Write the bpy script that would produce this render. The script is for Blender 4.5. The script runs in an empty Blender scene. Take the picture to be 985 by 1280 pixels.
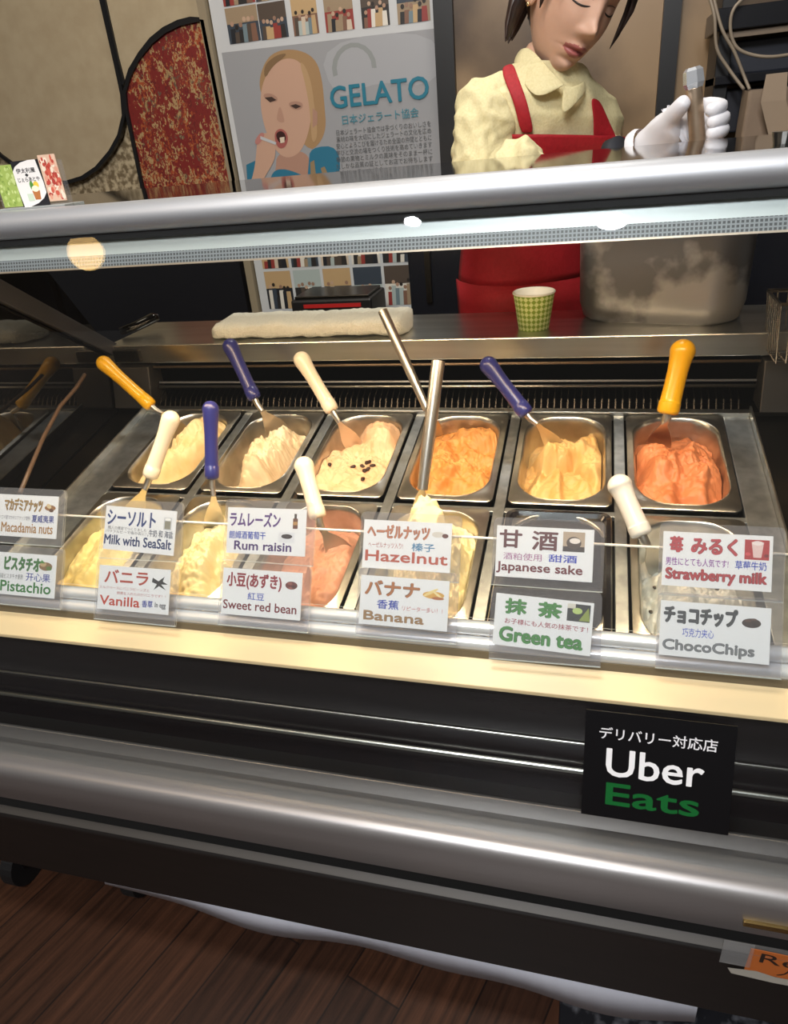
import bpy, bmesh, math, random
from mathutils import Vector, Matrix, noise, Euler
from mathutils.bvhtree import BVHTree
SC = bpy.context.scene
COL = SC.collection
random.seed(4)
H = 1.2                                   # camera height above the floor
F_PX, W_PX, H_PX = 876.285, 985, 1280
YAW, PITCH, ROLL = -0.2982, 0.4931, 0.0986
# ---------------------------------------------------------------- camera
cy, sy, cp, sp = math.cos(YAW), math.sin(YAW), math.cos(PITCH), math.sin(PITCH)
FW = Vector((sy*cp, cy*cp, -sp)); R0 = Vector((cy, -sy, 0)); D0_ = FW.cross(R0)
RT = math.cos(ROLL)*R0 + math.sin(ROLL)*D0_
DN = -math.sin(ROLL)*R0 + math.cos(ROLL)*D0_
cam_d = bpy.data.cameras.new('camera'); cam = bpy.data.objects.new('camera', cam_d); COL.objects.link(cam)
cam.matrix_world = Matrix(((RT.x, -DN.x, -FW.x, 0), (RT.y, -DN.y, -FW.y, 0), (RT.z, -DN.z, -FW.z, H), (0, 0, 0, 1)))
cam_d.sensor_fit = 'VERTICAL'; cam_d.sensor_height = 36.0; cam_d.sensor_width = 36.0
cam_d.lens = F_PX/H_PX*36.0; cam_d.clip_start = .02
SC.camera = cam
# ---------------------------------------------------------------- world, exposure, lights
SC.view_settings.view_transform = 'Standard'; SC.view_settings.look = 'None'
SC.view_settings.gamma = 1; SC.view_settings.exposure = 0.0
SC.view_settings.use_curve_mapping = False
SC.cycles.transparent_max_bounces = 32
SC.cycles.sample_clamp_indirect = 6.0
wd = bpy.data.worlds.new('world'); SC.world = wd; wd.use_nodes = True
wd.node_tree.nodes['Background'].inputs[0].default_value = (.95, .88, .8, 1)
wd.node_tree.nodes['Background'].inputs[1].default_value = .12

def area(name, loc, target, size, power, color, size_y=None):
    l = bpy.data.lights.new(name, 'AREA'); l.energy = power; l.color = color
    l.shape = 'RECTANGLE' if size_y else 'DISK'; l.size = size
    if size_y: l.size_y = size_y
    o = bpy.data.objects.new(name, l); COL.objects.link(o); o.location = loc
    o.rotation_euler = (Vector(target)-Vector(loc)).to_track_quat('-Z', 'Y').to_euler()
    return o
def spot(name, loc, target, power, color, angle, radius=.05, blend=.6):
    l = bpy.data.lights.new(name, 'SPOT'); l.energy = power; l.color = color
    l.spot_size = math.radians(angle); l.spot_blend = blend; l.shadow_soft_size = radius
    o = bpy.data.objects.new(name, l); COL.objects.link(o); o.location = loc
    o.rotation_euler = (Vector(target)-Vector(loc)).to_track_quat('-Z', 'Y').to_euler()
    return o
# ceiling lamps of the shop
area('ceiling_panel_light', (-.3, .15, 2.62), (-.3, .6, 0), .5, 26, (1, .93, .84), .3)
area('counter_light', (-.15, 1.72, 2.62), (-.2, 1.42, 1.0), .3, 10, (1, .94, .86))
area('wall_light', (-.9, 1.5, 2.62), (-.9, 2.2, 1.2), .4, 4.2, (1, .86, .66))
area('floor_light', (-1.5, -.6, 2.62), (-1.1, .3, 0), .3, 5, (1, .78, .55))
area('shop_front_light', (-.2, -.9, 2.6), (-.2, .65, .9), .8, 42, (.98, .98, 1), .4)
# the lamp tube of the display case, under its top
area('case_lamp_light', (-.33, .87, H-.105), (-.33, .93, .5), 1.15, 4.2, (1, .68, .40), .02)
area('case_front_light', (-.33, .835, H-.105), (-.33, .70, .5), 1.15, 4.2, (1, .70, .42), .02)

# ---------------------------------------------------------------- helpers
def ray(x, y): return (x-W_PX/2)/F_PX*RT + (y-H_PX/2)/F_PX*DN + FW
def at(x, y, Y):
    v = ray(x, y); k = Y/v.y; return Vector((v.x*k, Y, H+v.z*k))
def lin(c): return c/12.92 if c <= .04045 else ((c+.055)/1.055)**2.4
def hexc(h):
    h = h.lstrip('#'); return tuple(lin(int(h[i:i+2], 16)/255) for i in (0, 2, 4))
_m = {}
def mat(name, color, rough=.5, metal=0., **kw):
    if name in _m: return _m[name]
    c = hexc(color) if isinstance(color, str) else color
    m = bpy.data.materials.new(name); m.use_nodes = True
    b = m.node_tree.nodes['Principled BSDF']
    b.inputs['Base Color'].default_value = (*c, 1); b.inputs['Roughness'].default_value = rough
    b.inputs['Metallic'].default_value = metal
    for k, v in kw.items(): b.inputs[k.replace('_', ' ')].default_value = v
    _m[name] = m
    return m
def nodes(m): return m.node_tree.nodes, m.node_tree.links, m.node_tree.nodes['Principled BSDF']
def noise_mat(name, c1, c2, scale=5., rough=.5, metal=0., detail=4., stretch=(1, 1, 1), bump=0., ramp=(.35, .65), **kw):
    if name in _m: return _m[name]
    m = mat(name, c1, rough, metal, **kw); N, L, b = nodes(m)
    tc = N.new('ShaderNodeTexCoord'); mp = N.new('ShaderNodeMapping'); mp.inputs['Scale'].default_value = stretch
    nz = N.new('ShaderNodeTexNoise'); nz.inputs['Scale'].default_value = scale; nz.inputs['Detail'].default_value = detail
    cr = N.new('ShaderNodeValToRGB')
    cr.color_ramp.elements[0].position, cr.color_ramp.elements[1].position = ramp
    cr.color_ramp.elements[0].color = (*hexc(c1), 1); cr.color_ramp.elements[1].color = (*hexc(c2), 1)
    L.new(tc.outputs['Object'], mp.inputs[0]); L.new(mp.outputs[0], nz.inputs['Vector'])
    L.new(nz.outputs['Fac'], cr.inputs[0]); L.new(cr.outputs[0], b.inputs['Base Color'])
    if bump:
        bp = N.new('ShaderNodeBump'); bp.inputs['Strength'].default_value = bump; bp.inputs['Distance'].default_value = .01
        L.new(nz.outputs['Fac'], bp.inputs['Height']); L.new(bp.outputs[0], b.inputs['Normal'])
    return m
def glass_mat(name, tint=(1, 1, 1), refl=1.0, rough=.01, alpha=0.0, white=(.8, .8, .8)):
    m = bpy.data.materials.new(name); m.use_nodes = True; N, L = m.node_tree.nodes, m.node_tree.links
    N.clear(); out = N.new('ShaderNodeOutputMaterial'); tr = N.new('ShaderNodeBsdfTransparent'); gl = N.new('ShaderNodeBsdfGlossy')
    tr.inputs[0].default_value = (*tint, 1); gl.inputs['Roughness'].default_value = rough
    ge = N.new('ShaderNodeNewGeometry'); dt = N.new('ShaderNodeVectorMath'); dt.operation = 'DOT_PRODUCT'
    L.new(ge.outputs['Incoming'], dt.inputs[0]); L.new(ge.outputs['Normal'], dt.inputs[1])
    ab = N.new('ShaderNodeMath'); ab.operation = 'ABSOLUTE'; L.new(dt.outputs['Value'], ab.inputs[0])
    om = N.new('ShaderNodeMath'); om.operation = 'SUBTRACT'; om.inputs[0].default_value = 1; L.new(ab.outputs[0], om.inputs[1])
    pw = N.new('ShaderNodeMath'); pw.operation = 'POWER'; pw.inputs[1].default_value = 5; L.new(om.outputs[0], pw.inputs[0])
    mu = N.new('ShaderNodeMath'); mu.operation = 'MULTIPLY_ADD'; mu.inputs[1].default_value = .96*refl; mu.inputs[2].default_value = .04*refl; mu.use_clamp = True
    mx = N.new('ShaderNodeMixShader'); L.new(pw.outputs[0], mu.inputs[0]); L.new(mu.outputs[0], mx.inputs[0])
    L.new(tr.outputs[0], mx.inputs[1]); L.new(gl.outputs[0], mx.inputs[2])
    last = mx
    if alpha:
        df = N.new('ShaderNodeBsdfDiffuse'); df.inputs[0].default_value = (*white, 1)
        m2 = N.new('ShaderNodeMixShader'); m2.inputs[0].default_value = alpha
        L.new(mx.outputs[0], m2.inputs[1]); L.new(df.outputs[0], m2.inputs[2]); last = m2
    L.new(last.outputs[0], out.inputs[0])
    return m
def emit_mat(name, color, strength):
    m = bpy.data.materials.new(name); m.use_nodes = True; N, L = m.node_tree.nodes, m.node_tree.links
    N.clear(); out = N.new('ShaderNodeOutputMaterial'); e = N.new('ShaderNodeEmission')
    e.inputs[0].default_value = (*color, 1); e.inputs[1].default_value = strength; L.new(e.outputs[0], out.inputs[0])
    return m

class MB:
    def __init__(s): s.v = []; s.f = []; s.mi = []; s.mats = []
    def m(s, material):
        if material not in s.mats: s.mats.append(material)
        return s.mats.index(material)
    def add(s, verts, faces, material):
        k = len(s.v); i = s.m(material); s.v += [Vector(p) for p in verts]
        for f in faces: s.f.append([a+k for a in f]); s.mi.append(i)
        return s
    def box(s, a, b, material, M=None):
        x0, y0, z0 = a; x1, y1, z1 = b
        v = [Vector(p) for p in ((x0, y0, z0), (x1, y0, z0), (x1, y1, z0), (x0, y1, z0), (x0, y0, z1), (x1, y0, z1), (x1, y1, z1), (x0, y1, z1))]
        if M: v = [M @ p for p in v]
        return s.add(v, [(0, 3, 2, 1), (4, 5, 6, 7), (0, 1, 5, 4), (1, 2, 6, 5), (2, 3, 7, 6), (3, 0, 4, 7)], material)
    def extrude(s, prof, x0, x1, material):
        """closed profile [(y, z)] swept along x"""
        n = len(prof); v = [(x0, *p) for p in prof] + [(x1, *p) for p in prof]
        f = [(i, (i+1) % n, (i+1) % n+n, i+n) for i in range(n)] + [tuple(range(n))[::-1], tuple(range(n, 2*n))]
        return s.add(v, f, material)
    def tube(s, pts, rad, material, n=12, caps=True):
        pts = [Vector(p) for p in pts]; rad = rad if isinstance(rad, (list, tuple)) else [rad]*len(pts)
        t0 = (pts[1]-pts[0]).normalized(); a = t0.orthogonal().normalized(); v = []; f = []
        for i, p in enumerate(pts):
            t = (pts[min(i+1, len(pts)-1)]-pts[max(i-1, 0)]).normalized()
            a = (a-t*a.dot(t)).normalized(); b = t.cross(a)
            for k in range(n):
                g = 2*math.pi*k/n; v.append(p+(a*math.cos(g)+b*math.sin(g))*rad[i])
        for i in range(len(pts)-1):
            for k in range(n): f.append((i*n+k, i*n+(k+1) % n, (i+1)*n+(k+1) % n, (i+1)*n+k))
        if caps: f += [tuple(range(n))[::-1], tuple(range((len(pts)-1)*n, len(pts)*n))]
        return s.add(v, f, material)
    def grid(s, rows, material, closed=False):
        n = len(rows[0]); v = [p for r_ in rows for p in r_]; f = []
        for i in range(len(rows)-1):
            for k in range(n if closed else n-1):
                f.append((i*n+k, i*n+(k+1) % n, (i+1)*n+(k+1) % n, (i+1)*n+k))
        return s.add(v, f, material)
    def ball(s, c, r, material, nu=16, nv=10, M=None):
        r = r if isinstance(r, (list, tuple)) else (r, r, r); rows = []
        for j in range(nv+1):
            ph = math.pi*j/nv; rows.append([])
            for i in range(nu):
                th = 2*math.pi*i/nu; p = Vector((r[0]*math.sin(ph)*math.cos(th), r[1]*math.sin(ph)*math.sin(th), r[2]*math.cos(ph)))
                rows[-1].append((M @ p if M else p)+Vector(c))
        return s.grid(rows, material, True)
    def build(s, name, parent=None, origin=None, smooth=False, bevel=0., recalc=True):
        if origin is None: origin = parent['_o'] if parent is not None and '_o' in parent else (0, 0, 0)
        O = Vector(origin); me = bpy.data.meshes.new(name)
        me.from_pydata([p-O for p in s.v], [], s.f)
        for m_ in s.mats: me.materials.append(m_)
        me.polygons.foreach_set('material_index', s.mi)
        bm = bmesh.new(); bm.from_mesh(me)
        bmesh.ops.remove_doubles(bm, verts=bm.verts, dist=1e-6)
        if recalc: bmesh.ops.recalc_face_normals(bm, faces=bm.faces)
        bm.to_mesh(me); bm.free()
        if smooth: me.polygons.foreach_set('use_smooth', [True]*len(me.polygons))
        o = bpy.data.objects.new(name, me); COL.objects.link(o)
        if parent is not None: o.parent = parent
        else: o.location = O
        if bevel:
            b = o.modifiers.new('bevel', 'BEVEL'); b.width = bevel; b.segments = 2; b.limit_method = 'ANGLE'
        me.update()
        return o
def smooth_by_angle(o, deg=35):
    me = o.data; me.polygons.foreach_set('use_smooth', [True]*len(me.polygons))
    bm = bmesh.new(); bm.from_mesh(me)
    for e in bm.edges:
        if len(e.link_faces) == 2 and e.calc_face_angle(0) > math.radians(deg): e.smooth = False
    bm.to_mesh(me); bm.free(); return o
def tag(o, label=None, cat=None, group=None, kind=None):
    if label: o['label'] = label
    if cat: o['category'] = cat
    if group: o['group'] = group
    if kind: o['kind'] = kind
    return o
def empty(name, loc, rot=(0, 0, 0), world=True):
    """Empty at a thing's base; with world=True its children are given in world coordinates"""
    o = bpy.data.objects.new(name, None); COL.objects.link(o); o.location = loc; o.rotation_euler = rot
    o.empty_display_size = .05
    if world: o['_o'] = list(loc)
    return o
def rrect(w, h, r, n=6, cx=0, cy=0):
    pts = []
    for (sx, sy_, a0) in ((1, 1, 0), (-1, 1, 90), (-1, -1, 180), (1, -1, 270)):
        for k in range(n+1):
            a = math.radians(a0+90*k/n); pts.append((cx+sx*(w/2-r)+r*math.cos(a), cy+sy_*(h/2-r)+r*math.sin(a)))
    return pts
# ---- printed flat things: card slab plus inks, one mesh
_txt = {}
PI = math.pi
def text_mesh(body, bold=0.):
    key = (body, bold)
    if key in _txt: return _txt[key]
    c = bpy.data.curves.new('t', 'FONT'); c.body = body; c.resolution_u = 3; c.offset = bold
    o = bpy.data.objects.new('t', c); COL.objects.link(o); bpy.context.view_layer.update()
    me = bpy.data.meshes.new_from_object(o.evaluated_get(bpy.context.evaluated_depsgraph_get()))
    v = [(p.co.x, p.co.y) for p in me.vertices]; f = [list(p.vertices) for p in me.polygons]
    bpy.data.objects.remove(o); bpy.data.curves.remove(c); bpy.data.meshes.remove(me)
    x0 = min(p[0] for p in v); x1 = max(p[0] for p in v); y0 = min(p[1] for p in v); y1 = max(p[1] for p in v)
    v = [((p[0]-x0)/(x1-x0), (p[1]-y0)/(y1-y0)) for p in v]
    _txt[key] = (v, f)
    return _txt[key]
def ink(c, rough=.5): return mat('ink_'+c.lstrip('#')+('' if rough == .5 else '_g%d' % (rough*100)), c, rough)
class Print:
    """flat print w x h metres, u right, v down in 0..1; local x right, z up, -y towards the viewer; base at z=0"""
    def __init__(s, w, h, paper='#f3f4f2', thick=.0008, rough=.45, base=True, step=.00012):
        s.w, s.h, s.mb, s.step, s.rough = w, h, MB(), step, rough
        if base: s.mb.box((-w/2, 0, 0), (w/2, thick, h), ink(paper, rough))
    def P(s, u, v, lay): return Vector(((u-.5)*s.w, -s.step*lay, (1-v)*s.h))
    def poly(s, pts, c, lay=1):
        s.mb.add([s.P(u, v, lay) for u, v in pts], [tuple(range(len(pts)))], ink(c, s.rough) if isinstance(c, str) else c); return s
    def rect(s, u0, v0, u1, v1, c, lay=1): return s.poly([(u0, v1), (u1, v1), (u1, v0), (u0, v0)], c, lay)
    def ell(s, u, v, a, b, c, lay=1, rot=0, n=20):
        pts = []
        for k in range(n):
            t = 2*math.pi*k/n; x, y = a*math.cos(t), b*math.sin(t)*s.h/s.w
            pts.append((u+x*math.cos(rot)-y*math.sin(rot), v+(x*math.sin(rot)+y*math.cos(rot))*s.w/s.h))
        return s.poly(pts[::-1], c, lay)
    def text(s, body, u0, v0, u1, v1, c, bold=.0, lay=2, outline=None, shear=0):
        def put(b, col_, lay):
            v, f = text_mesh(body); e = b*.95*(v1-v0)*s.h; eu, ev = e/s.w, e/s.h
            offs = [(0, 0)] if b <= 0 else [(math.cos(k*PI/4), math.sin(k*PI/4)) for k in range(8)]
            for ko, (ox, oy) in enumerate(offs):
                s.mb.add([s.P(u0+eu+a*(u1-u0-2*eu)+ox*eu, v1-ev-b_*(v1-v0-2*ev)+oy*ev, lay+ko*.08) for a, b_ in v], f, ink(col_, s.rough))
        if outline: put(bold+.028, outline, lay); lay += 1
        put(bold, c, lay); return s
    def build(s, name, parent, loc=(0, 0, 0), **k):
        o = s.mb.build(name, parent, (0, 0, 0), recalc=False); o.location = loc
        return o
# ---- a skinned figure
def skin_mesh(chains, sub=2):
    """chains: list of [(point, radius), ...]; shared first points are welded"""
    vs = []; rs = []; es = []
    def idx(p, r_):
        for i, q in enumerate(vs):
            if (q-p).length < 1e-5: return i
        vs.append(p); rs.append(r_); return len(vs)-1
    for ch in chains:
        last = None
        for p, r_ in ch:
            i = idx(Vector(p), r_)
            if last is not None and last != i: es.append((last, i))
            last = i
    me = bpy.data.meshes.new('sk'); me.from_pydata(vs, es, []); o = bpy.data.objects.new('sk', me); COL.objects.link(o)
    sm = o.modifiers.new('s', 'SKIN'); sm.use_smooth_shade = True
    for i, r_ in enumerate(rs):
        r_ = r_ if isinstance(r_, tuple) else (r_, r_)
        me.skin_vertices[0].data[i].radius = r_
    me.skin_vertices[0].data[0].use_root = True
    ss = o.modifiers.new('u', 'SUBSURF'); ss.levels = sub; ss.render_levels = sub
    bpy.context.view_layer.update()
    out = bpy.data.meshes.new_from_object(o.evaluated_get(bpy.context.evaluated_depsgraph_get()))
    V = [v.co.copy() for v in out.vertices]; Fc = [list(p.vertices) for p in out.polygons]
    bpy.data.objects.remove(o); bpy.data.meshes.remove(me); bpy.data.meshes.remove(out)
    return V, Fc

# ---------------------------------------------------------------- materials
STEEL = noise_mat('brushed_steel', '#b9b9b4', '#cfcfca', 40, .28, 1., stretch=(.05, 1, 1))
STEEL_PAN = noise_mat('pan_steel', '#b4b2ac', '#d2d0ca', 25, .3, 1.)
STEEL_DECK = noise_mat('deck_steel', '#a9afb4', '#c0c6ca', 60, .42, 1., bump=.05)
STEEL_DARK = mat('dark_steel', '#4a4743', .3, 1.)
ALU = noise_mat('satin_aluminium', '#b4b7bd', '#bec1c6', 30, .5, .7, stretch=(.03, 1, 1))
ALU_LOW = noise_mat('grey_aluminium', '#9a9797', '#a6a3a3', 30, .4, .75, stretch=(.03, 1, 1))
CREAM_LEDGE = mat('cream_enamel', '#efd3a6', .35)
BLACK_GLOSS = mat('black_gloss', '#0b0b0d', .06)
BLACK = mat('black_plastic', '#121214', .4)
BLACK_PANEL = mat('black_panel', '#15161b', .25)
BASE_BROWN = noise_mat('dark_brown_laminate', '#120d0b', '#17110f', 8, .5, stretch=(1, 1, 12))
LIP = mat('lip_grey', '#403d3a', .5, .3)
GLASS = glass_mat('case_glass', (.97, .985, .98), 1.0)
GUARD = glass_mat('guard_glass', (.96, .98, .97), 1.0)
ACRYL = glass_mat('clear_acrylic', (.96, .96, .97), 0.8, .03, alpha=.035, white=(.8, .8, .85))
ACRYL_EDGE = glass_mat('acrylic_edge', (.8, .85, .85), 1.0, .05, alpha=.35, white=(.8, .85, .85))
GLASS_EDGE = glass_mat('glass_edge', (.6, .8, .75), 1.0, .05, alpha=.6, white=(1, 1, .97))

# ================================================================ SETTING
# floor: dark wood planks laid diagonally
m = mat('wood_floor', '#3a241a', .42); N, L, b = nodes(m)
tc = N.new('ShaderNodeTexCoord'); mp = N.new('ShaderNodeMapping'); mp.inputs['Rotation'].default_value = (0, 0, math.radians(-72))
br = N.new('ShaderNodeTexBrick'); br.inputs['Color1'].default_value = (*hexc('#3c2417'), 1); br.inputs['Color2'].default_value = (*hexc('#2b1a12'), 1)
br.inputs['Mortar'].default_value = (*hexc('#1a100c'), 1); br.inputs['Scale'].default_value = 1; br.inputs['Mortar Size'].default_value = .0015
br.inputs['Brick Width'].default_value = .9; br.inputs['Row Height'].default_value = .10
mp2 = N.new('ShaderNodeMapping'); mp2.inputs['Scale'].default_value = (1.2, 22, 1)
nz = N.new('ShaderNodeTexNoise'); nz.inputs['Scale'].default_value = 3.5; nz.inputs['Detail'].default_value = 8; nz.inputs['Roughness'].default_value = .65
mr = N.new('ShaderNodeMapRange'); mr.inputs[1].default_value = .3; mr.inputs[2].default_value = .7; mr.inputs[3].default_value = .35; mr.inputs[4].default_value = 2.0
mx = N.new('ShaderNodeMix'); mx.data_type = 'RGBA'; mx.blend_type = 'MULTIPLY'; mx.inputs[0].default_value = 1
L.new(tc.outputs['Object'], mp.inputs[0]); L.new(mp.outputs[0], br.inputs['Vector']); L.new(mp.outputs[0], mp2.inputs[0]); L.new(mp2.outputs[0], nz.inputs['Vector'])
L.new(nz.outputs['Fac'], mr.inputs[0]); L.new(br.outputs['Color'], mx.inputs[6]); L.new(mr.outputs[0], mx.inputs[7]); L.new(mx.outputs[2], b.inputs['Base Color'])
fl = MB().box((-4.5, -3, -.05), (3, 2.3, 0), m).build('floor'); tag(fl, 'dark brown wood plank floor of the shop', 'floor', kind='structure')
# back wall
WY = 2.2
m_wall = noise_mat('beige_floral_wall', '#6f5f45', '#b9a98a', 60, .7, ramp=(.42, .62), detail=2)
tag(MB().box((-4.5, WY, 0), (3, WY+.1, 2.7), m_wall).build('wall_back'), 'beige patterned back wall of the shop', 'wall', kind='structure')
m_stone = mat('veined_stone', '#8a735a', .35); N, L, b = nodes(m_stone)
tc = N.new('ShaderNodeTexCoord'); wv = N.new('ShaderNodeTexWave'); wv.inputs['Scale'].default_value = 1.1; wv.inputs['Distortion'].default_value = 7; wv.inputs['Detail'].default_value = 4
wv.bands_direction = 'DIAGONAL'; wv.inputs['Detail Scale'].default_value = 1.4
nz = N.new('ShaderNodeTexNoise'); nz.inputs['Scale'].default_value = 4; nz.inputs['Detail'].default_value = 6
cr = N.new('ShaderNodeValToRGB'); cr.color_ramp.elements[0].color = (*hexc('#4d3d2e'), 1); cr.color_ramp.elements[1].color = (*hexc('#937a5c'), 1)
cr.color_ramp.elements[0].position = .42; cr.color_ramp.elements[1].position = .95
mx = N.new('ShaderNodeMath'); mx.operation = 'MULTIPLY_ADD'; mx.inputs[1].default_value = .5
L.new(tc.outputs['Object'], wv.inputs[0]); L.new(tc.outputs['Object'], nz.inputs[0]); L.new(wv.outputs['Fac'], mx.inputs[0]); L.new(nz.outputs['Fac'], mx.inputs[2]); L.new(mx.outputs[0], cr.inputs[0]); L.new(cr.outputs[0], b.inputs['Base Color'])
tag(MB().box((-.376, WY-.03, 0), (3, WY-.002, 2.7), m_stone).build('wall_stone'), 'brown veined stone cladding behind the shop worker', 'wall', kind='structure')
tag(MB().box((-.425, WY-.05, 0), (-.375, WY-.002, 2.7), BLACK).build('trim_1'), 'black upright strip between poster and brown stone wall', 'trim', kind='structure')
tag(MB().box((.135, WY-.06, 0), (.175, WY-.032, 2.7), BLACK).build('trim_2'), 'black upright strip on the brown stone right of the worker', 'trim', kind='structure')
tag(MB().box((-4.5, WY-.04, 0), (-1.1, WY-.001, .98), BLACK_PANEL).build('trim_3'), 'black lower cladding of the back wall at left', 'trim', kind='structure')
tag(MB().box((-1.090, WY-.03, 0), (-1.066, WY-.002, 2.7), mat('wall_edge', '#8d8069', .6)).build('trim_4'), 'beige edge strip left of the poster', 'trim', kind='structure')
tag(MB().box((-4.5, -3, 2.7), (3, 2.3, 2.75), mat('ceiling_paint', '#8f8a82', .8)).build('ceiling'), 'plain ceiling of the shop', 'ceiling', kind='structure')

# tall dark fridge beside the poster
root = empty('fridge', (.3, 1.97, 0)); tag(root, 'dark under counter fridge behind the worker, right of the poster', 'fridge')
MB().box((-.47, 1.87, .08), (1.25, 2.13, 1.03), mat('navy_black', '#14161d', .25)).build('body', root, bevel=.004)
MB().box((-.48, 1.86, 1.03), (1.26, 2.14, 1.06), BLACK_GLOSS).build('top', root, bevel=.003)
MB().box((-.45, 1.89, 0), (1.23, 2.12, .08), BLACK).build('plinth', root)
for k_ in range(3):
    d_ = MB().box((-.46+k_*.57, 1.857, .10), (.10+k_*.57, 1.87, 1.02), mat('navy_black', '#14161d', .25)).build('door', root, bevel=.003)
    MB().box((-.42+k_*.57, 1.845, .80), (-.405+k_*.57, 1.857, .98), STEEL_DARK).build('handle', d_, (.3, 1.97, 0))
# wall panels
m_cream = noise_mat('cream_washi', '#a8977a', '#b0a083', 20, .7)
m_red = mat('red_floral_washi', '#8a2a1c', .6); N, L, b = nodes(m_red)
tc = N.new('ShaderNodeTexCoord'); vo = N.new('ShaderNodeTexVoronoi'); vo.inputs['Scale'].default_value = 34
nz = N.new('ShaderNodeTexNoise'); nz.inputs['Scale'].default_value = 24; nz.inputs['Detail'].default_value = 3
ms = N.new('ShaderNodeMix'); ms.data_type = 'RGBA'; ms.inputs[0].default_value = .12
L.new(tc.outputs['Object'], ms.inputs[6]); L.new(nz.outputs['Color'], ms.inputs[7]); L.new(ms.outputs[2], vo.inputs['Vector'])
cr = N.new('ShaderNodeValToRGB'); cr.color_ramp.interpolation = 'CONSTANT'; cr.color_ramp.elements[0].color = (*hexc('#741a14'), 1); cr.color_ramp.elements[1].position = .38; cr.color_ramp.elements[1].color = (*hexc('#641512'), 1)
for p_, c_ in ((.5, '#98441f'), (.6, '#a88a5e'), (.72, '#7c2618'), (.86, '#5d4a3c'), (.93, '#9a7c50')):
    e = cr.color_ramp.elements.new(p_); e.color = (*hexc(c_), 1)
sep = N.new('ShaderNodeSeparateColor'); L.new(vo.outputs['Color'], sep.inputs[0]); ad = N.new('ShaderNodeMath'); ad.operation = 'MULTIPLY_ADD'; ad.inputs[1].default_value = .75
mrr = N.new('ShaderNodeMapRange'); mrr.inputs[1].default_value = .3; mrr.inputs[2].default_value = .7; mrr.inputs[3].default_value = -.1; mrr.inputs[4].default_value = .35
L.new(nz.outputs['Fac'], mrr.inputs[0]); L.new(sep.outputs[0], ad.inputs[0]); L.new(mrr.outputs[0], ad.inputs[2]); L.new(ad.outputs[0], cr.inputs[0]); L.new(cr.outputs[0], b.inputs['Base Color'])
def wall_panel(label, pts_px, material, depth, frame_w=.011):
    """outline in pixels carried to the wall plane; panel and its black frame"""
    Y0 = WY-.002-depth
    pts = [at(x, y, Y0) for x, y in pts_px]
    c = sum(pts, Vector())/len(pts)
    root = empty('wall_panel', (c.x, WY, c.z)); tag(root, label, 'wall panel', 'framed panels on the back wall')
    mb = MB(); n = len(pts); back = [Vector((p.x, WY-.001, p.z)) for p in pts]
    mb.add(pts+back, [tuple(range(n))]+[(i, (i+1) % n, (i+1) % n+n, i+n) for i in range(n)], material); mb.build('panel', root)
    fr = MB(); rows = []
    for i in range(n+1):
        p0, p1, p2 = pts[(i-1) % n], pts[i % n], pts[(i+1) % n]
        t = (p2-p0).normalized(); nn = Vector((-t.z, 0, t.x)).normalized()
        if nn.dot(p1-c) < 0: nn = -nn
        a, b_ = p1-nn*frame_w*.5, p1+nn*frame_w*.5
        rows.append([a+Vector((0, .006, 0)), a-Vector((0, .008, 0)), b_-Vector((0, .008, 0)), b_+Vector((0, .006, 0))])
    fr.grid(rows, BLACK, True); fr.build('frame', root)
def arc(cx, cy_, rx, ry, a0, a1, n=10):
    return [(cx+rx*math.cos(math.radians(a0+(a1-a0)*k/n)), cy_-ry*math.sin(math.radians(a0+(a1-a0)*k/n))) for k in range(n+1)]
wall_panel('cream wall panel with a wide rounded bottom and black frame, behind the small counter sign',
           [(120, -60), (128, 0), (146, 80), (154, 118), (156, 145), (150, 170), (139, 190), (122, 210), (104, 222), (84, 228), (60, 227), (40, 219), (20, 207), (2, 194), (-30, 160), (-60, 110), (-90, -60)], m_cream, .016)
wall_panel('narrow cream wall panel above the red floral arch',
           [(124, -60), (131, 0), (147, 72), (156, 105), (164, 88), (176, 68), (190, 50), (206, 37), (224, 28), (240, 24), (253, 23), (247, -10), (238, -60)], m_cream, .012)
wall_panel('red and orange floral wall panel with an arched top left corner in a black frame',
           [(157, 116), (163, 95), (174, 73), (190, 53), (207, 39), (225, 30), (241, 26), (254, 26), (270, 108), (284, 178), (297, 244), (302, 268), (190, 276), (181, 244), (169, 185), (159, 137)], m_red, .020)

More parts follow.
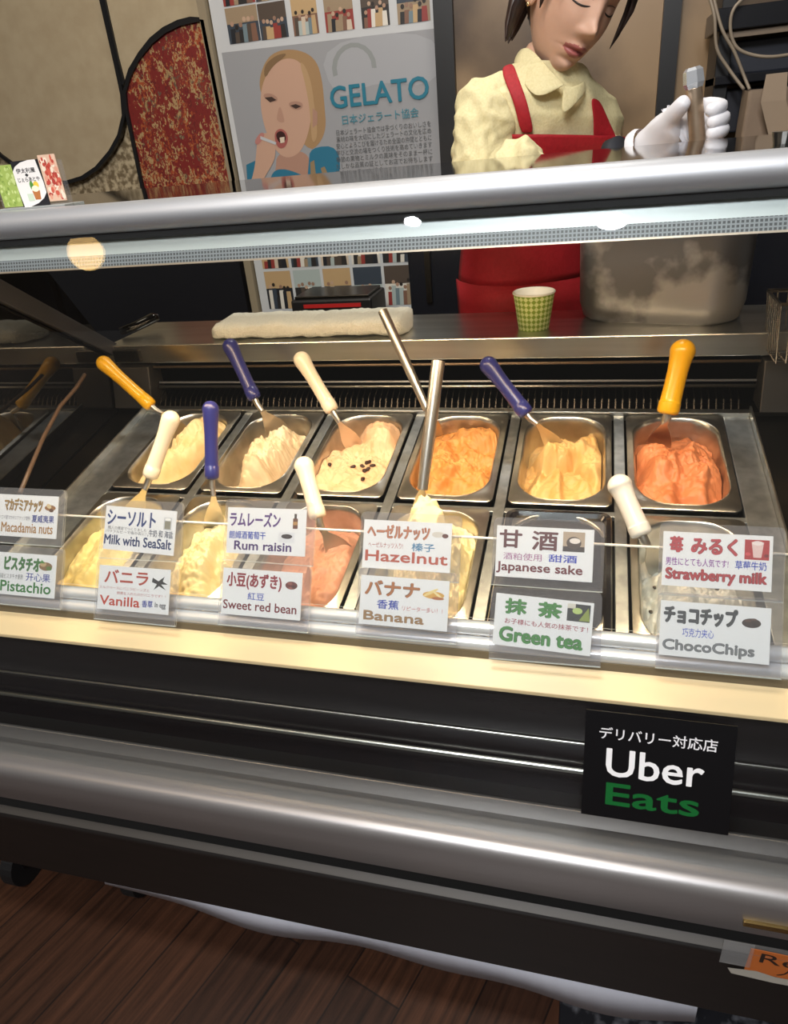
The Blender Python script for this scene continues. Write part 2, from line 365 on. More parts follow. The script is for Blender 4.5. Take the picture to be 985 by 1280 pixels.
# poster on the wall
def poster():
    PX0, PX1, ZT, ZB = -1.062, -.428, 1.62, .70
    Y0 = WY-.012; w, h = PX1-PX0, ZT-ZB
    root = empty('poster', ((PX0+PX1)/2, Y0, ZB), world=False); tag(root, 'large gelato association poster with a girl eating a spoonful, on back wall', 'poster')
    p = Print(w, h, '#c4c6c8', .01, .35, step=.0004)
    def uv(x, y):
        q = at(x, y, Y0); return ((q.x-PX0)/w, (ZT-q.z)/h)
    def pp(pts, c, lay):
        if len(pts) > 4:
            for _ in range(2):
                pts = [q_ for i in range(len(pts)) for q_ in ((pts[i][0]*.75+pts[(i+1) % len(pts)][0]*.25, pts[i][1]*.75+pts[(i+1) % len(pts)][1]*.25), (pts[i][0]*.25+pts[(i+1) % len(pts)][0]*.75, pts[i][1]*.25+pts[(i+1) % len(pts)][1]*.75))]
        p.poly([uv(*q) for q in pts][::-1], c, lay)
    # grey picture area with the girl
    pp([(277, 66), (549, 35), (551, 218), (309, 240)], '#97989b', 1)
    pp([(395, 52), (549, 35), (550, 110), (470, 100), (420, 130)], '#a2a3a7', 1.5)
    # soft swirl
    for k in range(10):
        a0, a1 = math.radians(200-k*20), math.radians(200-(k+1)*20)
        pp([(443+28*math.cos(a0), 85-32*math.sin(a0)), (443+28*math.cos(a1), 85-32*math.sin(a1)), (443+22*math.cos(a1), 85-26*math.sin(a1)), (443+22*math.cos(a0), 85-26*math.sin(a0))][::-1], '#8d9190', 2)
    hair, skin, skin2 = '#a1815c', '#bf9a84', '#a98371'
    pp([(330, 80), (340, 67), (358, 61), (380, 64), (396, 76), (403, 100), (406, 135), (408, 160), (400, 180), (385, 190), (340, 130), (326, 118), (324, 100)], hair, 2)
    pp([(333, 92), (345, 78), (360, 72), (374, 76), (386, 92), (391, 120), (389, 150), (384, 172), (376, 190), (362, 198), (350, 194), (338, 178), (328, 150), (325, 118)], skin, 3)
    pp([(330, 82), (345, 69), (360, 66), (352, 74), (340, 84), (331, 100)], '#7d6347', 4)
    pp([(374, 76), (382, 82), (390, 105), (394, 140), (398, 170), (390, 182), (388, 140), (382, 105)], '#b2926c', 4)
    pp([(391, 135), (397, 140), (397, 155), (391, 160)], skin2, 4.5)
    pp([(328, 118), (338, 116), (348, 122), (346, 128), (334, 126)], skin2, 4); pp([(360, 128), (372, 126), (380, 130), (376, 138), (364, 136)], skin2, 4)
    pp([(331, 122), (340, 121), (346, 125), (338, 128)], '#3f2f2a', 5); pp([(363, 132), (370, 130), (377, 133), (370, 136)], '#3f2f2a', 5)
    pp([(350, 130), (355, 146), (356, 154), (347, 152), (346, 146)], '#b18a76', 4)
    pp([(343, 166), (350, 160), (358, 164), (361, 174), (357, 184), (350, 186), (345, 180)], '#a05a54', 5)
    pp([(345, 167), (351, 163), (357, 167), (358, 175), (352, 180), (347, 175)], '#3a1f1d', 6)
    pp([(350, 172), (356, 171), (356, 178), (351, 179)], '#d6c6b0', 7)
    pp([(346, 190), (385, 188), (388, 214), (386, 232), (338, 236), (345, 214)], skin2, 2.5)
    pp([(388, 184), (424, 182), (426, 226), (384, 229), (386, 205)], '#2d6f8a', 4)
    pp([(308, 206), (321, 200), (318, 238), (310, 240)], '#2d6f8a', 3); pp([(340, 214), (356, 210), (386, 222), (386, 232), (336, 237)], '#2d6f8a', 3.2)
    pp([(388, 203), (393, 200), (396, 226), (389, 227)], '#8f7a5c', 5); pp([(401, 210), (406, 208), (413, 224), (406, 226)], '#8f7a5c', 5)
    pp([(322, 170), (334, 165), (343, 170), (345, 185), (344, 200), (332, 220), (322, 238), (310, 239), (318, 215), (321, 190)], skin, 6)
    pp([(318, 177), (326, 165), (332, 167), (328, 176), (322, 182)], '#b57a72', 7); pp([(326, 170), (346, 178), (345, 181), (326, 174)], '#b9bbbd', 7.5)
    # writing
    def tx(s_, x0, x1, ym, hh, c, bold):
        (u0, v0), (u1, v1) = uv(x0, ym), uv(x1, ym); q = hh*1.97/876/h; vm = (uv((x0+x1)/2, ym)[1])
        p.text(s_, u0, vm-q/2, u1, vm+q/2, c, bold, 8)
    u0, v0 = uv(415, 141); u1, v1 = uv(536, 101)
    p.text('GELATO', u0, (v0+v1)/2-.030-.012, u1, (v0+v1)/2+.030-.012, '#27748a', .025, 8)
    u0, v0 = uv(429, 158); u1, _ = uv(524, 148)
    p.text('日本ジェラート協会', u0, v0-.030, u1, v0-.004, '#4d8796', .01, 8)
    lines = ['日本ジェラート協会では手づくりのおいしさを', '素材の味を大切にしたジェラートの文化を広め', '安心とよろこびを届けるため全国の仲間とともに', '学びと交流の場をつくり技術を高めていきます', '季節の果物とミルクの風味をそのまま一杯に', 'たしかな品質の証としてお店でお待ちします', '日本ジェラート協会']
    for i, t_ in enumerate(lines):
        u0, v0 = uv(421, 168+i*8.4); u1 = uv(539, 160)[0]
        p.text(t_, u0, v0-.012, u0+(u1-u0)*(1 if i < 6 else .5), v0+.004, '#5b5d60', .0, 8)
    # rows of small photographs, top and bottom
    rnd = random.Random(7)
    pal = ['#22252b', '#50453d', '#97836a', '#8f3a35', '#d9d3c8', '#39424d', '#6e7f86', '#b99b72', '#2c2a2a', '#7b5a4a', '#a8b3b0', '#c9b8a4']
    def photo(u0_, v0_, u1_, v1_, tones):
        p.rect(u0_, v0_, u1_, v1_, tones[0], 2)
        vm = v0_+(v1_-v0_)*.45; p.rect(u0_, v0_, u1_, vm, tones[1], 2.4)
        n = 6
        for k in range(n):
            uu = u0_+(u1_-u0_)*(.1+.8*(k+.5)/n); vv = v0_+(v1_-v0_)*(.35+.25*rnd.random()); rr = (u1_-u0_)*.06
            p.poly([(uu-rr*1.6, v1_), (uu+rr*1.6, v1_), (uu+rr*1.3, vv+.012), (uu-rr*1.3, vv+.012)], rnd.choice(pal), 3+k*.1)
            p.ell(uu, vv, rr, rr*.75, rnd.choice(['#a98772', '#8f705e', '#2a2422', '#b99b84']), 3.7+k*.1, n=10)
    e = [(277, 322), (318, 358), (360, 397), (401, 442), (447, 487), (492, 538)]
    for i, (xa, xb) in enumerate(e):
        ua, ub = uv(xa+5, 20)[0], uv(xb, 20)[0]; vb = uv((xa+xb)/2, 54-(xa-277)*.118)[1]
        for rr in range(2): photo(ua, vb-.095*(rr+1)+.005, ub, vb-.095*rr, rnd.sample(pal, 2))
    ue = [.035, .195, .355, .515, .675, .835, .975]
    for j, (va, vb) in enumerate(((.66, .735), (.745, .835), (.845, .975))):
        for i in range(6): photo(ue[i]+.01, va, ue[i+1]-.005, vb, rnd.sample(pal, 2))
    p.build('print', root)
poster()

# black counter with small dark appliances behind the worker
root = empty('back_counter', (-.68, 1.97, 0)); tag(root, 'low black counter running along the back wall below the poster', 'counter')
MB().box((-.86, 1.86, .05), (-.50, 2.14, .66), BLACK_PANEL).build('cabinet', root, bevel=.004)
MB().box((-.88, 1.84, .66), (-.49, 2.15, .695), BLACK_GLOSS).build('worktop', root, bevel=.004)
MB().box((-.86, 1.88, 0), (-.50, 2.12, .05), BLACK).build('plinth', root)
for k in range(1):
    d_ = MB().box((-.85, 1.848, .07), (-.51, 1.86, .64), BLACK_PANEL).build('door', root, bevel=.003)
    MB().box((-.73, 1.835, .60), (-.63, 1.848, .61), STEEL_DARK).build('handle', d_, (-.68, 1.97, 0))
a = at(375, 400, 1.95); b_ = at(470, 372, 1.95)
root = empty('scale', ((a.x+b_.x)/2, 1.95, .695)); tag(root, 'black kitchen scale with a red display strip on the back counter', 'kitchen scale')
MB().box((a.x, 1.90, .695), (b_.x, 2.05, b_.z+.01), BLACK).build('body', root, bevel=.006)
MB().box((a.x+.04, 1.896, b_.z-.012), (b_.x-.03, 1.901, b_.z-.002), mat('red_strip', '#b02020', .4)).build('display_strip', root)
MB().box((a.x+.01, 1.91, b_.z+.01), (b_.x-.01, 2.04, b_.z+.018), STEEL_DARK).build('tray', root, bevel=.002)

# ================================================================ DISPLAY CASE
CX0, CX1 = -1.04, .46
case = empty('display_case', (-.33, .9, 0)); tag(case, 'glass fronted gelato display case with silver rails standing on the wood floor', 'display case')
def part(mb, name, **k): return mb.build(name, case, **k)
def z(D): return H-D
# base, rails
part(MB().extrude([(.546, z(.888)), (.558, z(.872)), (.575, z(.870)), (1.44, z(.870)), (1.44, z(1.012)), (.546, z(1.012))], CX0, CX1, BASE_BROWN), 'base', bevel=.002)
part(MB().extrude([(.5448, z(.8765)), (.5535, z(.8695)), (.575, z(.8695)), (.575, z(.8725)), (.558, z(.8725)), (.547, z(.880))], CX0, CX1, LIP), 'base_lip')
part(MB().box((CX0, .5535, z(.8695)), (CX1, .58, z(.846)), mat('gap_black', '#030303', .9)), 'shadow_strip')
prof = [(.612, z(.772))]+[(.560-.017*math.sin(math.radians(a_)), z(.787)+.020*math.cos(math.radians(a_))) for a_ in range(0, 91, 9)]+[(.5455, z(.838)), (.552, z(.848)), (.612, z(.848))]
prof[0] = (.612, z(.767))
smooth_by_angle(part(MB().extrude(prof, CX0, CX1, ALU_LOW), 'bottom_rail'))
# interior fascia below the ledge; ribs and pipe added in place of reflected lamp lines
part(MB().extrude([(.660, z(.600)), (.660, z(.80)), (.70, z(.80)), (.70, z(.600))], CX0, CX1, noise_mat('dark_fascia', '#231f22', '#2a2629', 14, .22, .3, stretch=(.3, 1, 3))), 'fascia')
part(MB().box((CX0, .60, z(.80)), (CX1, .70, z(.785)), mat('dark_tray', '#2b2a2b', .3, .5)), 'bottom_tray')
for (yy, dd, r_, nm) in ((.658, .690, .0018, 'reflection_rib'), (.655, .735, .0042, 'reflection_rib'), (.628, .789, .010, 'reflection_pipe')):
    smooth_by_angle(part(MB().tube([(CX0, yy, z(dd)), (CX1, yy, z(dd))], r_, ALU_LOW if nm == 'reflection_pipe' else STEEL, 14), nm))
part(MB().box((CX0, .586, z(.752)), (CX1, .5875, z(.727)), ALU_LOW, Matrix.Translation((0, 0, 0))), 'glass_channel')
# sloping cream ledge and the two round bumpers
part(MB().extrude([(.640, z(.596)), (.6685, z(.5765)), (.69, z(.5765)), (.69, z(.602)), (.640, z(.602))], CX0, CX1, CREAM_LEDGE), 'ledge', bevel=.0012)
part(MB().extrude([(.668, z(.577)), (.6705, z(.568)), (.676, z(.568)), (.676, z(.577))], CX0, CX1, mat('brown_edge', '#7a6a52', .4)), 'ledge_edge')
M_BUMP = mat('bumper_satin', '#e4e4e6', .25, .35)
smooth_by_angle(part(MB().tube([(CX0, .681, z(.5645)), (CX1, .681, z(.5645))], .0095, M_BUMP, 18), 'bumper'))
smooth_by_angle(part(MB().tube([(CX0, .6905, z(.5475)), (CX1, .6905, z(.5475))], .0095, M_BUMP, 18), 'bumper'))
# leaning guard glass and outer glass
def slab(p0, p1, t, x0, x1, material, edge, name, extra_mats=None):
    """glass slab between (y,z) points, thickness t towards the inside"""
    d_ = (Vector((0, *p1))-Vector((0, *p0))).normalized(); n_ = Vector((0, d_.z, -d_.y)).normalized()
    if n_.y < 0: n_ = -n_
    q = [Vector((x0, *p0)), Vector((x1, *p0)), Vector((x1, *p1)), Vector((x0, *p1))]; q2 = [p+n_*t for p in q]
    mb = MB(); mb.add(q+q2, [(0, 1, 2, 3), (7, 6, 5, 4)], material)
    mb.add(q+q2, [(0, 4, 5, 1), (1, 5, 6, 2), (2, 6, 7, 3), (3, 7, 4, 0)], edge)
    return part(mb, name)
slab((.6895, z(.532)), (.7337+.004, z(.4468)), .004, -.93, .30, GUARD, GLASS_EDGE, 'guard_glass')
part(MB().tube([(-.93, .7395, z(.4466)), (.30, .7395, z(.4466))], .0016, mat('polished_edge', '#f4efe4', .3), 8), 'guard_edge', smooth=True)  # white bead added along the clear guard, its lit edge put into the colour
def gy(D): return .565+.343*(.765-D)
slab((gy(.768), z(.768)), (gy(.078), z(.078)), .006, CX0, CX1, GLASS, GLASS_EDGE, 'front_glass')
# frit strips at the top of the glass
def strip(D0, D1, off, t, x0, x1, material, name):
    return part(MB().extrude([(gy(D0)+off, z(D0)), (gy(D1)+off, z(D1)), (gy(D1)+off+t, z(D1)), (gy(D0)+off+t, z(D0))], x0, x1, material), name)
M_BAND = mat('silver_band', '#c3cacb', .4, .3)
m_dot = mat('dotted_band', '#9aa0a4', .4); N, L, b = nodes(m_dot)
tc = N.new('ShaderNodeTexCoord'); sx = N.new('ShaderNodeSeparateXYZ'); L.new(tc.outputs['Object'], sx.inputs[0])
def wave(o, period):
    a_ = N.new('ShaderNodeMath'); a_.operation = 'MULTIPLY'; a_.inputs[1].default_value = 2*math.pi/period; L.new(o, a_.inputs[0])
    s_ = N.new('ShaderNodeMath'); s_.operation = 'SINE'; L.new(a_.outputs[0], s_.inputs[0]); return s_.outputs[0]
mu = N.new('ShaderNodeMath'); mu.operation = 'MAXIMUM'; L.new(wave(sx.outputs[0], .0042), mu.inputs[0]); L.new(wave(sx.outputs[2], .0040), mu.inputs[1])
gt = N.new('ShaderNodeMath'); gt.operation = 'GREATER_THAN'; gt.inputs[1].default_value = .35; L.new(mu.outputs[0], gt.inputs[0])
mxx = N.new('ShaderNodeMix'); mxx.data_type = 'RGBA'; mxx.inputs[6].default_value = (*hexc('#45484b'), 1); mxx.inputs[7].default_value = (*hexc('#888d92'), 1)
L.new(gt.outputs[0], mxx.inputs[0]); L.new(mxx.outputs[2], b.inputs['Base Color'])
strip(.1015, .0805, .0075, .002, CX0, CX1, M_BAND, 'silver_band')
strip(.1145, .1015, .0075, .002, CX0, CX1, m_dot, 'dotted_band')
strip(.1165, .1145, .0075, .003, CX0, CX1, mat('band_edge', '#b9a998', .35, .6), 'band_edge')
# top rail, gasket, top slab
prof = [(.838, z(.045))]+[(.806-.018*math.sin(math.radians(a_)), z(.0608)+.0168*math.cos(math.radians(a_))) for a_ in range(0, 181, 10)]+[(.838, z(.0776))]
smooth_by_angle(part(MB().extrude(prof, CX0, CX1, ALU), 'top_rail'))
part(MB().box((CX0, .800, z(.0845)), (CX1, .838, z(.077)), mat('gasket', '#262728', .5)), 'gasket')
part(MB().box((CX0, .838, z(.066)), (CX1, 1.19, z(.046)), BLACK_GLOSS), 'top_slab', bevel=.002)
part(MB().extrude([(.843, z(.066)), (.895, z(.066)), (.895, z(.085)), (.843, z(.085))], CX0+.08, .30, ALU), 'lamp_housing')
tube_l = part(MB().tube([(-.90, .87, z(.094)), (.27, .87, z(.094))], .008, emit_mat('lamp_tube_glow', (1, .83, .6), 6), 12), 'lamp_tube')
# tilted pan deck
X0, Y1, DD0, TT = .0442, .972, .5185, .1906
TILT = math.atan(TT)
def tp(x, y, h=0.): return Vector((x, y, H-DD0+TT*(y-Y1)+h))
def deck_bar(x0, x1, y0, y1, h0, h1, material, name):
    mb = MB(); v = [tp(x, y, h) for h in (h0, h1) for x, y in ((x0, y0), (x1, y0), (x1, y1), (x0, y1))]
    mb.add(v, [(0, 3, 2, 1), (4, 5, 6, 7), (0, 1, 5, 4), (1, 2, 6, 5), (2, 3, 7, 6), (3, 0, 4, 7)], material)
    return part(mb, name, bevel=.001)
for k in range(0, 7):
    xc = X0+(k-5)*.18+.011
    if k in (0,): deck_bar(-.905, xc+.009, .70, 1.236, -.012, -.005, STEEL_DECK, 'deck_strip')
    elif k == 6: deck_bar(xc-.009, .267, .70, 1.236, -.012, -.005, STEEL_DECK, 'deck_strip')
    else: deck_bar(xc-.0085, xc+.0085, .70, 1.236, -.012, -.005, STEEL_DECK, 'deck_strip')
deck_bar(-.905, .267, .955, .9665, -.014, -.0065, STEEL_DECK, 'cross_bar')
deck_bar(-.905, .267, .700, .704, -.014, -.0065, STEEL_DECK, 'cross_bar')
deck_bar(-.905, .267, 1.229, 1.242, -.014, .002, STEEL, 'rear_lip')
deck_bar(-.909, -.905, .70, 1.242, -.16, .008, STEEL, 'side_lip')
deck_bar(.267, .271, .70, 1.242, -.16, .008, STEEL, 'side_lip')
deck_bar(.271, .45, .70, 1.25, -.03, -.012, STEEL_DARK, 'side_deck')
deck_bar(-.985, -.909, .70, 1.25, -.03, -.012, STEEL_DARK, 'side_deck')
deck_bar(-.985, .45, .702, 1.25, -.18, -.165, STEEL_DARK, 'well_bottom')
part(MB().box((-.985, .701, z(.74)), (.45, .706, z(.60)), STEEL_DARK), 'well_front')
# rear: grille, corner panels, service ledge
part(MB().box((-.985, 1.30, z(.70)), (.45, 1.31, z(.36)), mat('dark_back', '#141416', .35)), 'rear_panel')
gr = MB()
for i in range(96):
    xg = -.88+i*.0119
    gr.grid([[(xg, 1.243, z(.470)), (xg+.0022, 1.243, z(.470))], [(xg, 1.256, z(.452)), (xg+.0022, 1.256, z(.452))], [(xg, 1.282, z(.441)), (xg+.0022, 1.282, z(.441))]], STEEL_DARK)
part(gr, 'vent_grille')
part(MB().box((-.985, 1.246, z(.66)), (.45, 1.29, z(.472)), STEEL_DARK), 'vent_base')
part(MB().tube([(-.89, 1.276, z(.435)), (.28, 1.276, z(.435))], .0032, STEEL, 10), 'vent_rail', smooth=True)
part(MB().tube([(-.89, 1.28, z(.4265)), (.28, 1.28, z(.4265))], .0022, ALU, 10), 'vent_rail', smooth=True)  # bright rod added to stand for the lamp's reflected line above the grille
part(MB().tube([(-.89, 1.272, z(.390)), (.28, 1.272, z(.390))], .0028, mat('brown_rod', '#8c7a66', .35, .7), 10), 'vent_rail', smooth=True)
for (xa, xb) in ((-.985, -.893), (.283, .45)):
    part(MB().extrude([(1.236, z(.470)), (1.258, z(.386)), (1.30, z(.386)), (1.30, z(.470))], xa, xb, mat('corner_panel_steel', '#5d5a57', .35, .8)), 'corner_panel', bevel=.002)
part(MB().box((-.99, 1.27, z(.381)), (.45, 1.47, z(.342)), STEEL), 'service_ledge', bevel=.002)
part(MB().box((-.99, 1.30, z(1.012)), (.45, 1.47, z(.381)), mat('rear_body', '#26262a', .4)), 'rear_body')
part(MB().box((-.985, .702, z(.87)), (.45, 1.30, z(.735)), mat('inner_body', '#1c1c1f', .4)), 'inner_body')
# end panels and strut arms
M_END = mat('end_glass_black', '#0d0d0f', .03, Specular_IOR_Level=1.0)
part(MB().extrude([(.64, z(.58)), (.815, z(.085)), (1.10, z(.07)), (1.27, z(.34)), (1.29, z(.70)), (.66, z(.70))], -.995, -.988, M_END), 'end_panel')
part(MB().extrude([(.64, z(.58)), (.815, z(.085)), (1.10, z(.07)), (1.27, z(.34)), (1.29, z(.70)), (.66, z(.70))], .452, .459, M_END), 'end_panel')
for xs in (-.985, .44):
    part(MB().extrude([(1.30, z(.352)), (1.265, z(.362)), (.86, z(.090)), (.86, z(.066)), (.90, z(.066))], xs, xs+.012, mat('strut_black', '#2a2a2e', .45)), 'strut_arm', bevel=.002)
    part(MB().box((xs+.012, 1.262, z(.376)), (xs+.075, 1.272, z(.35)), STEEL_DARK), 'strut_foot', bevel=.002)
# curved trim line on the left end panel
part(MB().tube([at(25, 616, .80), at(38, 585, .86), at(55, 545, .94), at(75, 508, 1.02), at(95, 485, 1.08), at(106, 468, 1.12)], .0035, mat('end_trim', '#4c3a2c', .5), 8), 'end_trim', smooth=True)
# casters
for (xc, yc) in ((-1.0, .635), (-.76, .66), (.36, .635), (-1.0, 1.36), (.36, 1.36)):
    c_ = part(MB().box((xc-.025, yc-.02, .16), (xc+.025, yc+.02, .19), BLACK).box((xc-.018, yc-.02, .05), (xc-.014, yc+.02, .17), BLACK).box((xc+.014, yc-.02, .05), (xc+.018, yc+.02, .17), BLACK), 'caster')
    MB().tube([(xc-.013, yc, .045), (xc+.013, yc, .045)], .045, mat('rubber', '#101012', .6), 24).build('wheel', c_, (-.33, .9, 0))
# knob on top, latch on the bottom rail
q = at(978, 186, .93)
part(MB().tube([(q.x, .93, z(.046)), (q.x, .93, z(.034))], [.010, .013], STEEL, 16), 'top_knob')
q = at(955, 1155, .545)
la = part(MB().box((q.x-.022, .540, q.z-.004), (q.x+.03, .547, q.z+.004), mat('latch_brass', '#b59a63', .25, 1.)), 'latch', bevel=.001)
# sheet of white paper hanging under the base
rows = []
for i in range(41):
    t = i/40; x = -.725+t*.90
    drop = .022+.040*min(1, t*2.2)+.009*math.sin(t*9)+.005*math.sin(t*23)
    y_ = .562+.004*math.sin(t*14)
    rows.append([Vector((x, y_, z(1.0125))), Vector((x, y_-.004, z(1.014))), Vector((x, y_-.006+.003*math.sin(t*19), z(1.012)-drop)), Vector((x, y_-.0045+.003*math.sin(t*19), z(1.012)-drop)), Vector((x, y_+.0015, z(1.0125)))])
o = MB().grid(rows, mat('white_sheet', '#c9cbd6', .6)).build('paper_strip', origin=(-.3, .56, z(1.03)), smooth=True)
tag(o, 'wavy white paper strip hanging under the dark base of the case', 'paper strip')
# dark patterned mat at lower right
q = at(735, 1275, .62)
o = MB().box((.0, .50, 0), (.7, .70, .012), noise_mat('granite_mat', '#17171c', '#6a6a70', 45, .5, ramp=(.5, .75))).build('floor_mat', origin=(.35, .6, 0), bevel=.003)
tag(o, 'dark speckled mat on the floor under the right of the case', 'mat')

# ================================================================ PANS AND GELATO
OW, OL = .156, .2637*.985
def opening(r_in, n=8):
    return rrect(OW-.020-2*r_in, OL-.022-2*r_in, .052-r_in*.6, n)
mb = MB()
def loop(pts, zz): return [Vector((p[0], p[1], zz)) for p in pts]
o1 = rrect(OW, OL, .012, 8); o1b = rrect(OW-.003, OL-.003, .011, 8)
mb.grid([loop(o1, -.0045), loop(o1, -.001), loop(o1b, .0), loop(opening(-.003), .0), loop(opening(-.0005), .0012), loop(opening(.001), .0003), loop(opening(.0035), -.008),
         loop(opening(.007), -.06), loop(opening(.010), -.095), loop(opening(.020), -.101)], STEEL_PAN, True)
k = len(mb.v); mb.f.append(list(range(k-36, k))); mb.mi.append(0)
pan0 = mb.build('gelato_pan', origin=(0, 0, 0), recalc=False)
smooth_by_angle(pan0, 50)
sol = pan0.modifiers.new('thick', 'SOLIDIFY'); sol.thickness = .0008; sol.offset = -1
def pan_loc(k, row):
    xc = X0+(k-5)*.18-OW/2-.001
    yc = 1.0975 if row else .826
    return tp(xc, yc)
def domain(u, v, shrink=.004):
    """unit square (-1..1) mapped by radius/angle to the pan opening"""
    return None
OPN = opening(.006, 12)
def in_boundary(ang):
    # distance from centre to the opening along a direction
    c_, s_ = math.cos(ang), math.sin(ang); best = 0
    hw, hl, rr = (OW-.020)/2-.006, (OL-.022)/2-.006, .048
    t0, t1 = 0, .3
    for _ in range(26):
        t = (t0+t1)/2; x, y = abs(c_*t), abs(s_*t)
        if x > hw-rr and y > hl-rr: ins = math.hypot(x-hw+rr, y-hl+rr) < rr
        else: ins = x < hw and y < hl
        if ins: t0 = t
        else: t1 = t
    return t0
NA, NR = 168, 84
BND = [in_boundary(2*math.pi*i/NA) for i in range(NA)]
def gelato_surface(spec, seed):
    """heights above the rim plane; bumps, strokes and crumbly noise"""
    base, bumps, strokes, nz_a, nz_s = spec['base'], spec.get('bumps', []), spec.get('strokes', []), spec.get('noise', .004), spec.get('scale', 30)
    off = Vector((seed*7.3, seed*3.1, seed*1.7))
    def h(x, y):
        zz = base+spec.get('slope', 0)*y
        w1 = noise.noise(Vector((x*18, y*18, 0))+off)*.016; w2 = noise.noise(Vector((x*18, y*18, 5))+off)*.016
        for (cx, cy_, rx, ry, rot, hh, p_) in bumps:
            c_, s_ = math.cos(rot), math.sin(rot); dx, dy = x+w1-cx, y+w2-cy_
            a_, b2 = (dx*c_+dy*s_)/rx, (-dx*s_+dy*c_)/ry
            d2 = a_*a_+b2*b2
            zz += hh*math.exp(-d2**p_)
        for (x0_, y0_, x1_, y1_, wd_, hh) in strokes:       # spatula stroke: sharp edge on one side, long fall on the other
            dx, dy = x1_-x0_, y1_-y0_; l_ = math.hypot(dx, dy); dx /= l_; dy /= l_
            px_, py_ = x+w1*.7-x0_, y+w2*.7-y0_; t = (px_*dx+py_*dy)/l_; sdist = -px_*dy+py_*dx
            if -.2 < t < 1.2:
                e_ = max(0, 1-abs(t-.5)*2/1.4)**.6
                prof_ = math.exp(-(sdist/wd_)**2) if sdist > 0 else math.exp(-(sdist/(wd_*.22))**2)
                zz += hh*e_*prof_
        q_ = Vector((x*nz_s, y*nz_s, 0))+off
        zz += nz_a*(noise.fractal(q_, .9, 2.1, 4)) + nz_a*.55*abs(noise.noise(q_*2.3))
        zz += .0030*(1-abs(noise.noise(q_*3.3)))**3*max(0, noise.noise(q_*.6)+.25)+.0012*noise.noise(q_*7)
        return zz
    return h
def make_gelato(name, label, k, row, spec, c1, c2, seed):
    h = gelato_surface(spec, seed); rows = [[Vector((0, 0, h(0, 0)))]*NA]
    top = spec.get('max', .04)
    for j in range(1, NR+1):
        t = j/NR; r_ = []
        for i in range(NA):
            a_ = 2*math.pi*i/NA; d_ = BND[i]*t; x, y = d_*math.cos(a_), d_*math.sin(a_)
            zz = h(x, y)
            edge = max(0, (t-.82)/.18); lim = spec.get('rim', -.012)
            zz = zz*(1-edge**2)+min(zz, lim)*edge**2
            r_.append(Vector((x, y, min(zz, top))))
        rows.append(r_)
    rows.append([Vector((p.x*.96, p.y*.96, -.093)) for p in rows[-1]])
    mb = MB()
    m_ = noise_mat('gelato_'+name, c1, c2, 26, .5, bump=.3, detail=8, ramp=(.3, .7), Subsurface_Weight=.12, Subsurface_Radius=(.012, .008, .005), Subsurface_Scale=.5)
    mb.grid(rows, m_, True); n_ = len(mb.v); mb.f.append(list(range(n_-NA, n_))); mb.mi.append(0)
    o = mb.build('gelato', origin=(0, 0, 0), smooth=True)
    o.location = pan_loc(k, row); o.rotation_euler = (TILT, 0, 0)
    tag(o, label, 'gelato', 'gelato in the pans')
    return o, h
PI = math.pi
pan_desc = {(1, 1): 'back row steel pan of pale yellow gelato, first from the left end', (2, 1): 'back row steel pan of ivory gelato mound with a blue spatula', (3, 1): 'back row steel pan of peach gelato dotted with raisins',
            (4, 1): 'back row steel pan of caramel orange gelato behind the bare steel handle', (5, 1): 'back row steel pan of tan gelato with a blue spatula', (6, 1): 'back row steel pan of salmon orange gelato with a yellow spatula',
            (1, 0): 'front row steel pan of pale yellow gelato behind the sea salt label', (2, 0): 'front row steel pan of cream gelato with a blue spatula', (3, 0): 'front row steel pan of dusty pink gelato behind the rum raisin label',
            (4, 0): 'front row steel pan of heaped butter yellow gelato behind the banana label', (5, 0): 'front row steel pan covered by a black lid behind the green tea label', (6, 0): 'front row steel pan of white gelato behind the strawberry milk label'}
first = True
for (k, row), lb in pan_desc.items():
    o = pan0 if first else pan0.copy()
    if not first: COL.objects.link(o)
    first = False
    o.location = pan_loc(k, row); o.rotation_euler = (TILT, 0, 0); tag(o, lb, 'pan', 'steel gelato pans')
S = {}
S[1, 1] = dict(base=-0.054, bumps=[(.012, .015, .036, .10, -.35, .052, 2.2), (.03, .075, .03, .04, 0, .018, 1.6), (-.03, -.075, .045, .04, 0, .020, 1.6)], strokes=[(-.03, -.11, .03, .09, .030, .014), (.01, -.11, .05, .06, .025, .012), (-.05, -.08, -.01, .04, .02, .010)], noise=0.0081)
S[2, 1] = dict(base=-0.064, bumps=[(-.004, .0, .038, .078, -.15, .066, 2.6), (-.01, -.075, .045, .035, 0, .034, 2), (.035, .06, .026, .045, .2, .036, 1.8)], strokes=[(-.03, -.06, -.005, .07, .025, .010), (.01, -.05, .015, .06, .018, .008)], noise=0.0121, scale=38)
S[3, 1] = dict(base=-0.026, bumps=[(.036, .065, .036, .05, .3, .034, 2.2), (-.05, .075, .035, .035, 0, -.040, 2), (-.01, -.04, .08, .065, 0, .012, 3)], strokes=[(-.06, .03, .06, .005, .02, .008), (.0, .05, .06, .04, .02, .010)], noise=0.0081, scale=34)
S[4, 1] = dict(base=-0.036, bumps=[(-.03, .0, .026, .07, .1, .026, 2), (.02, .085, .05, .028, 0, .026, 2), (.02, -.06, .045, .04, .3, .020, 2)], strokes=[(.05, -.04, -.02, .0, .03, .016), (-.03, -.10, .02, -.02, .02, .012), (.05, .03, .0, .06, .02, .010)], noise=0.0095, scale=36)
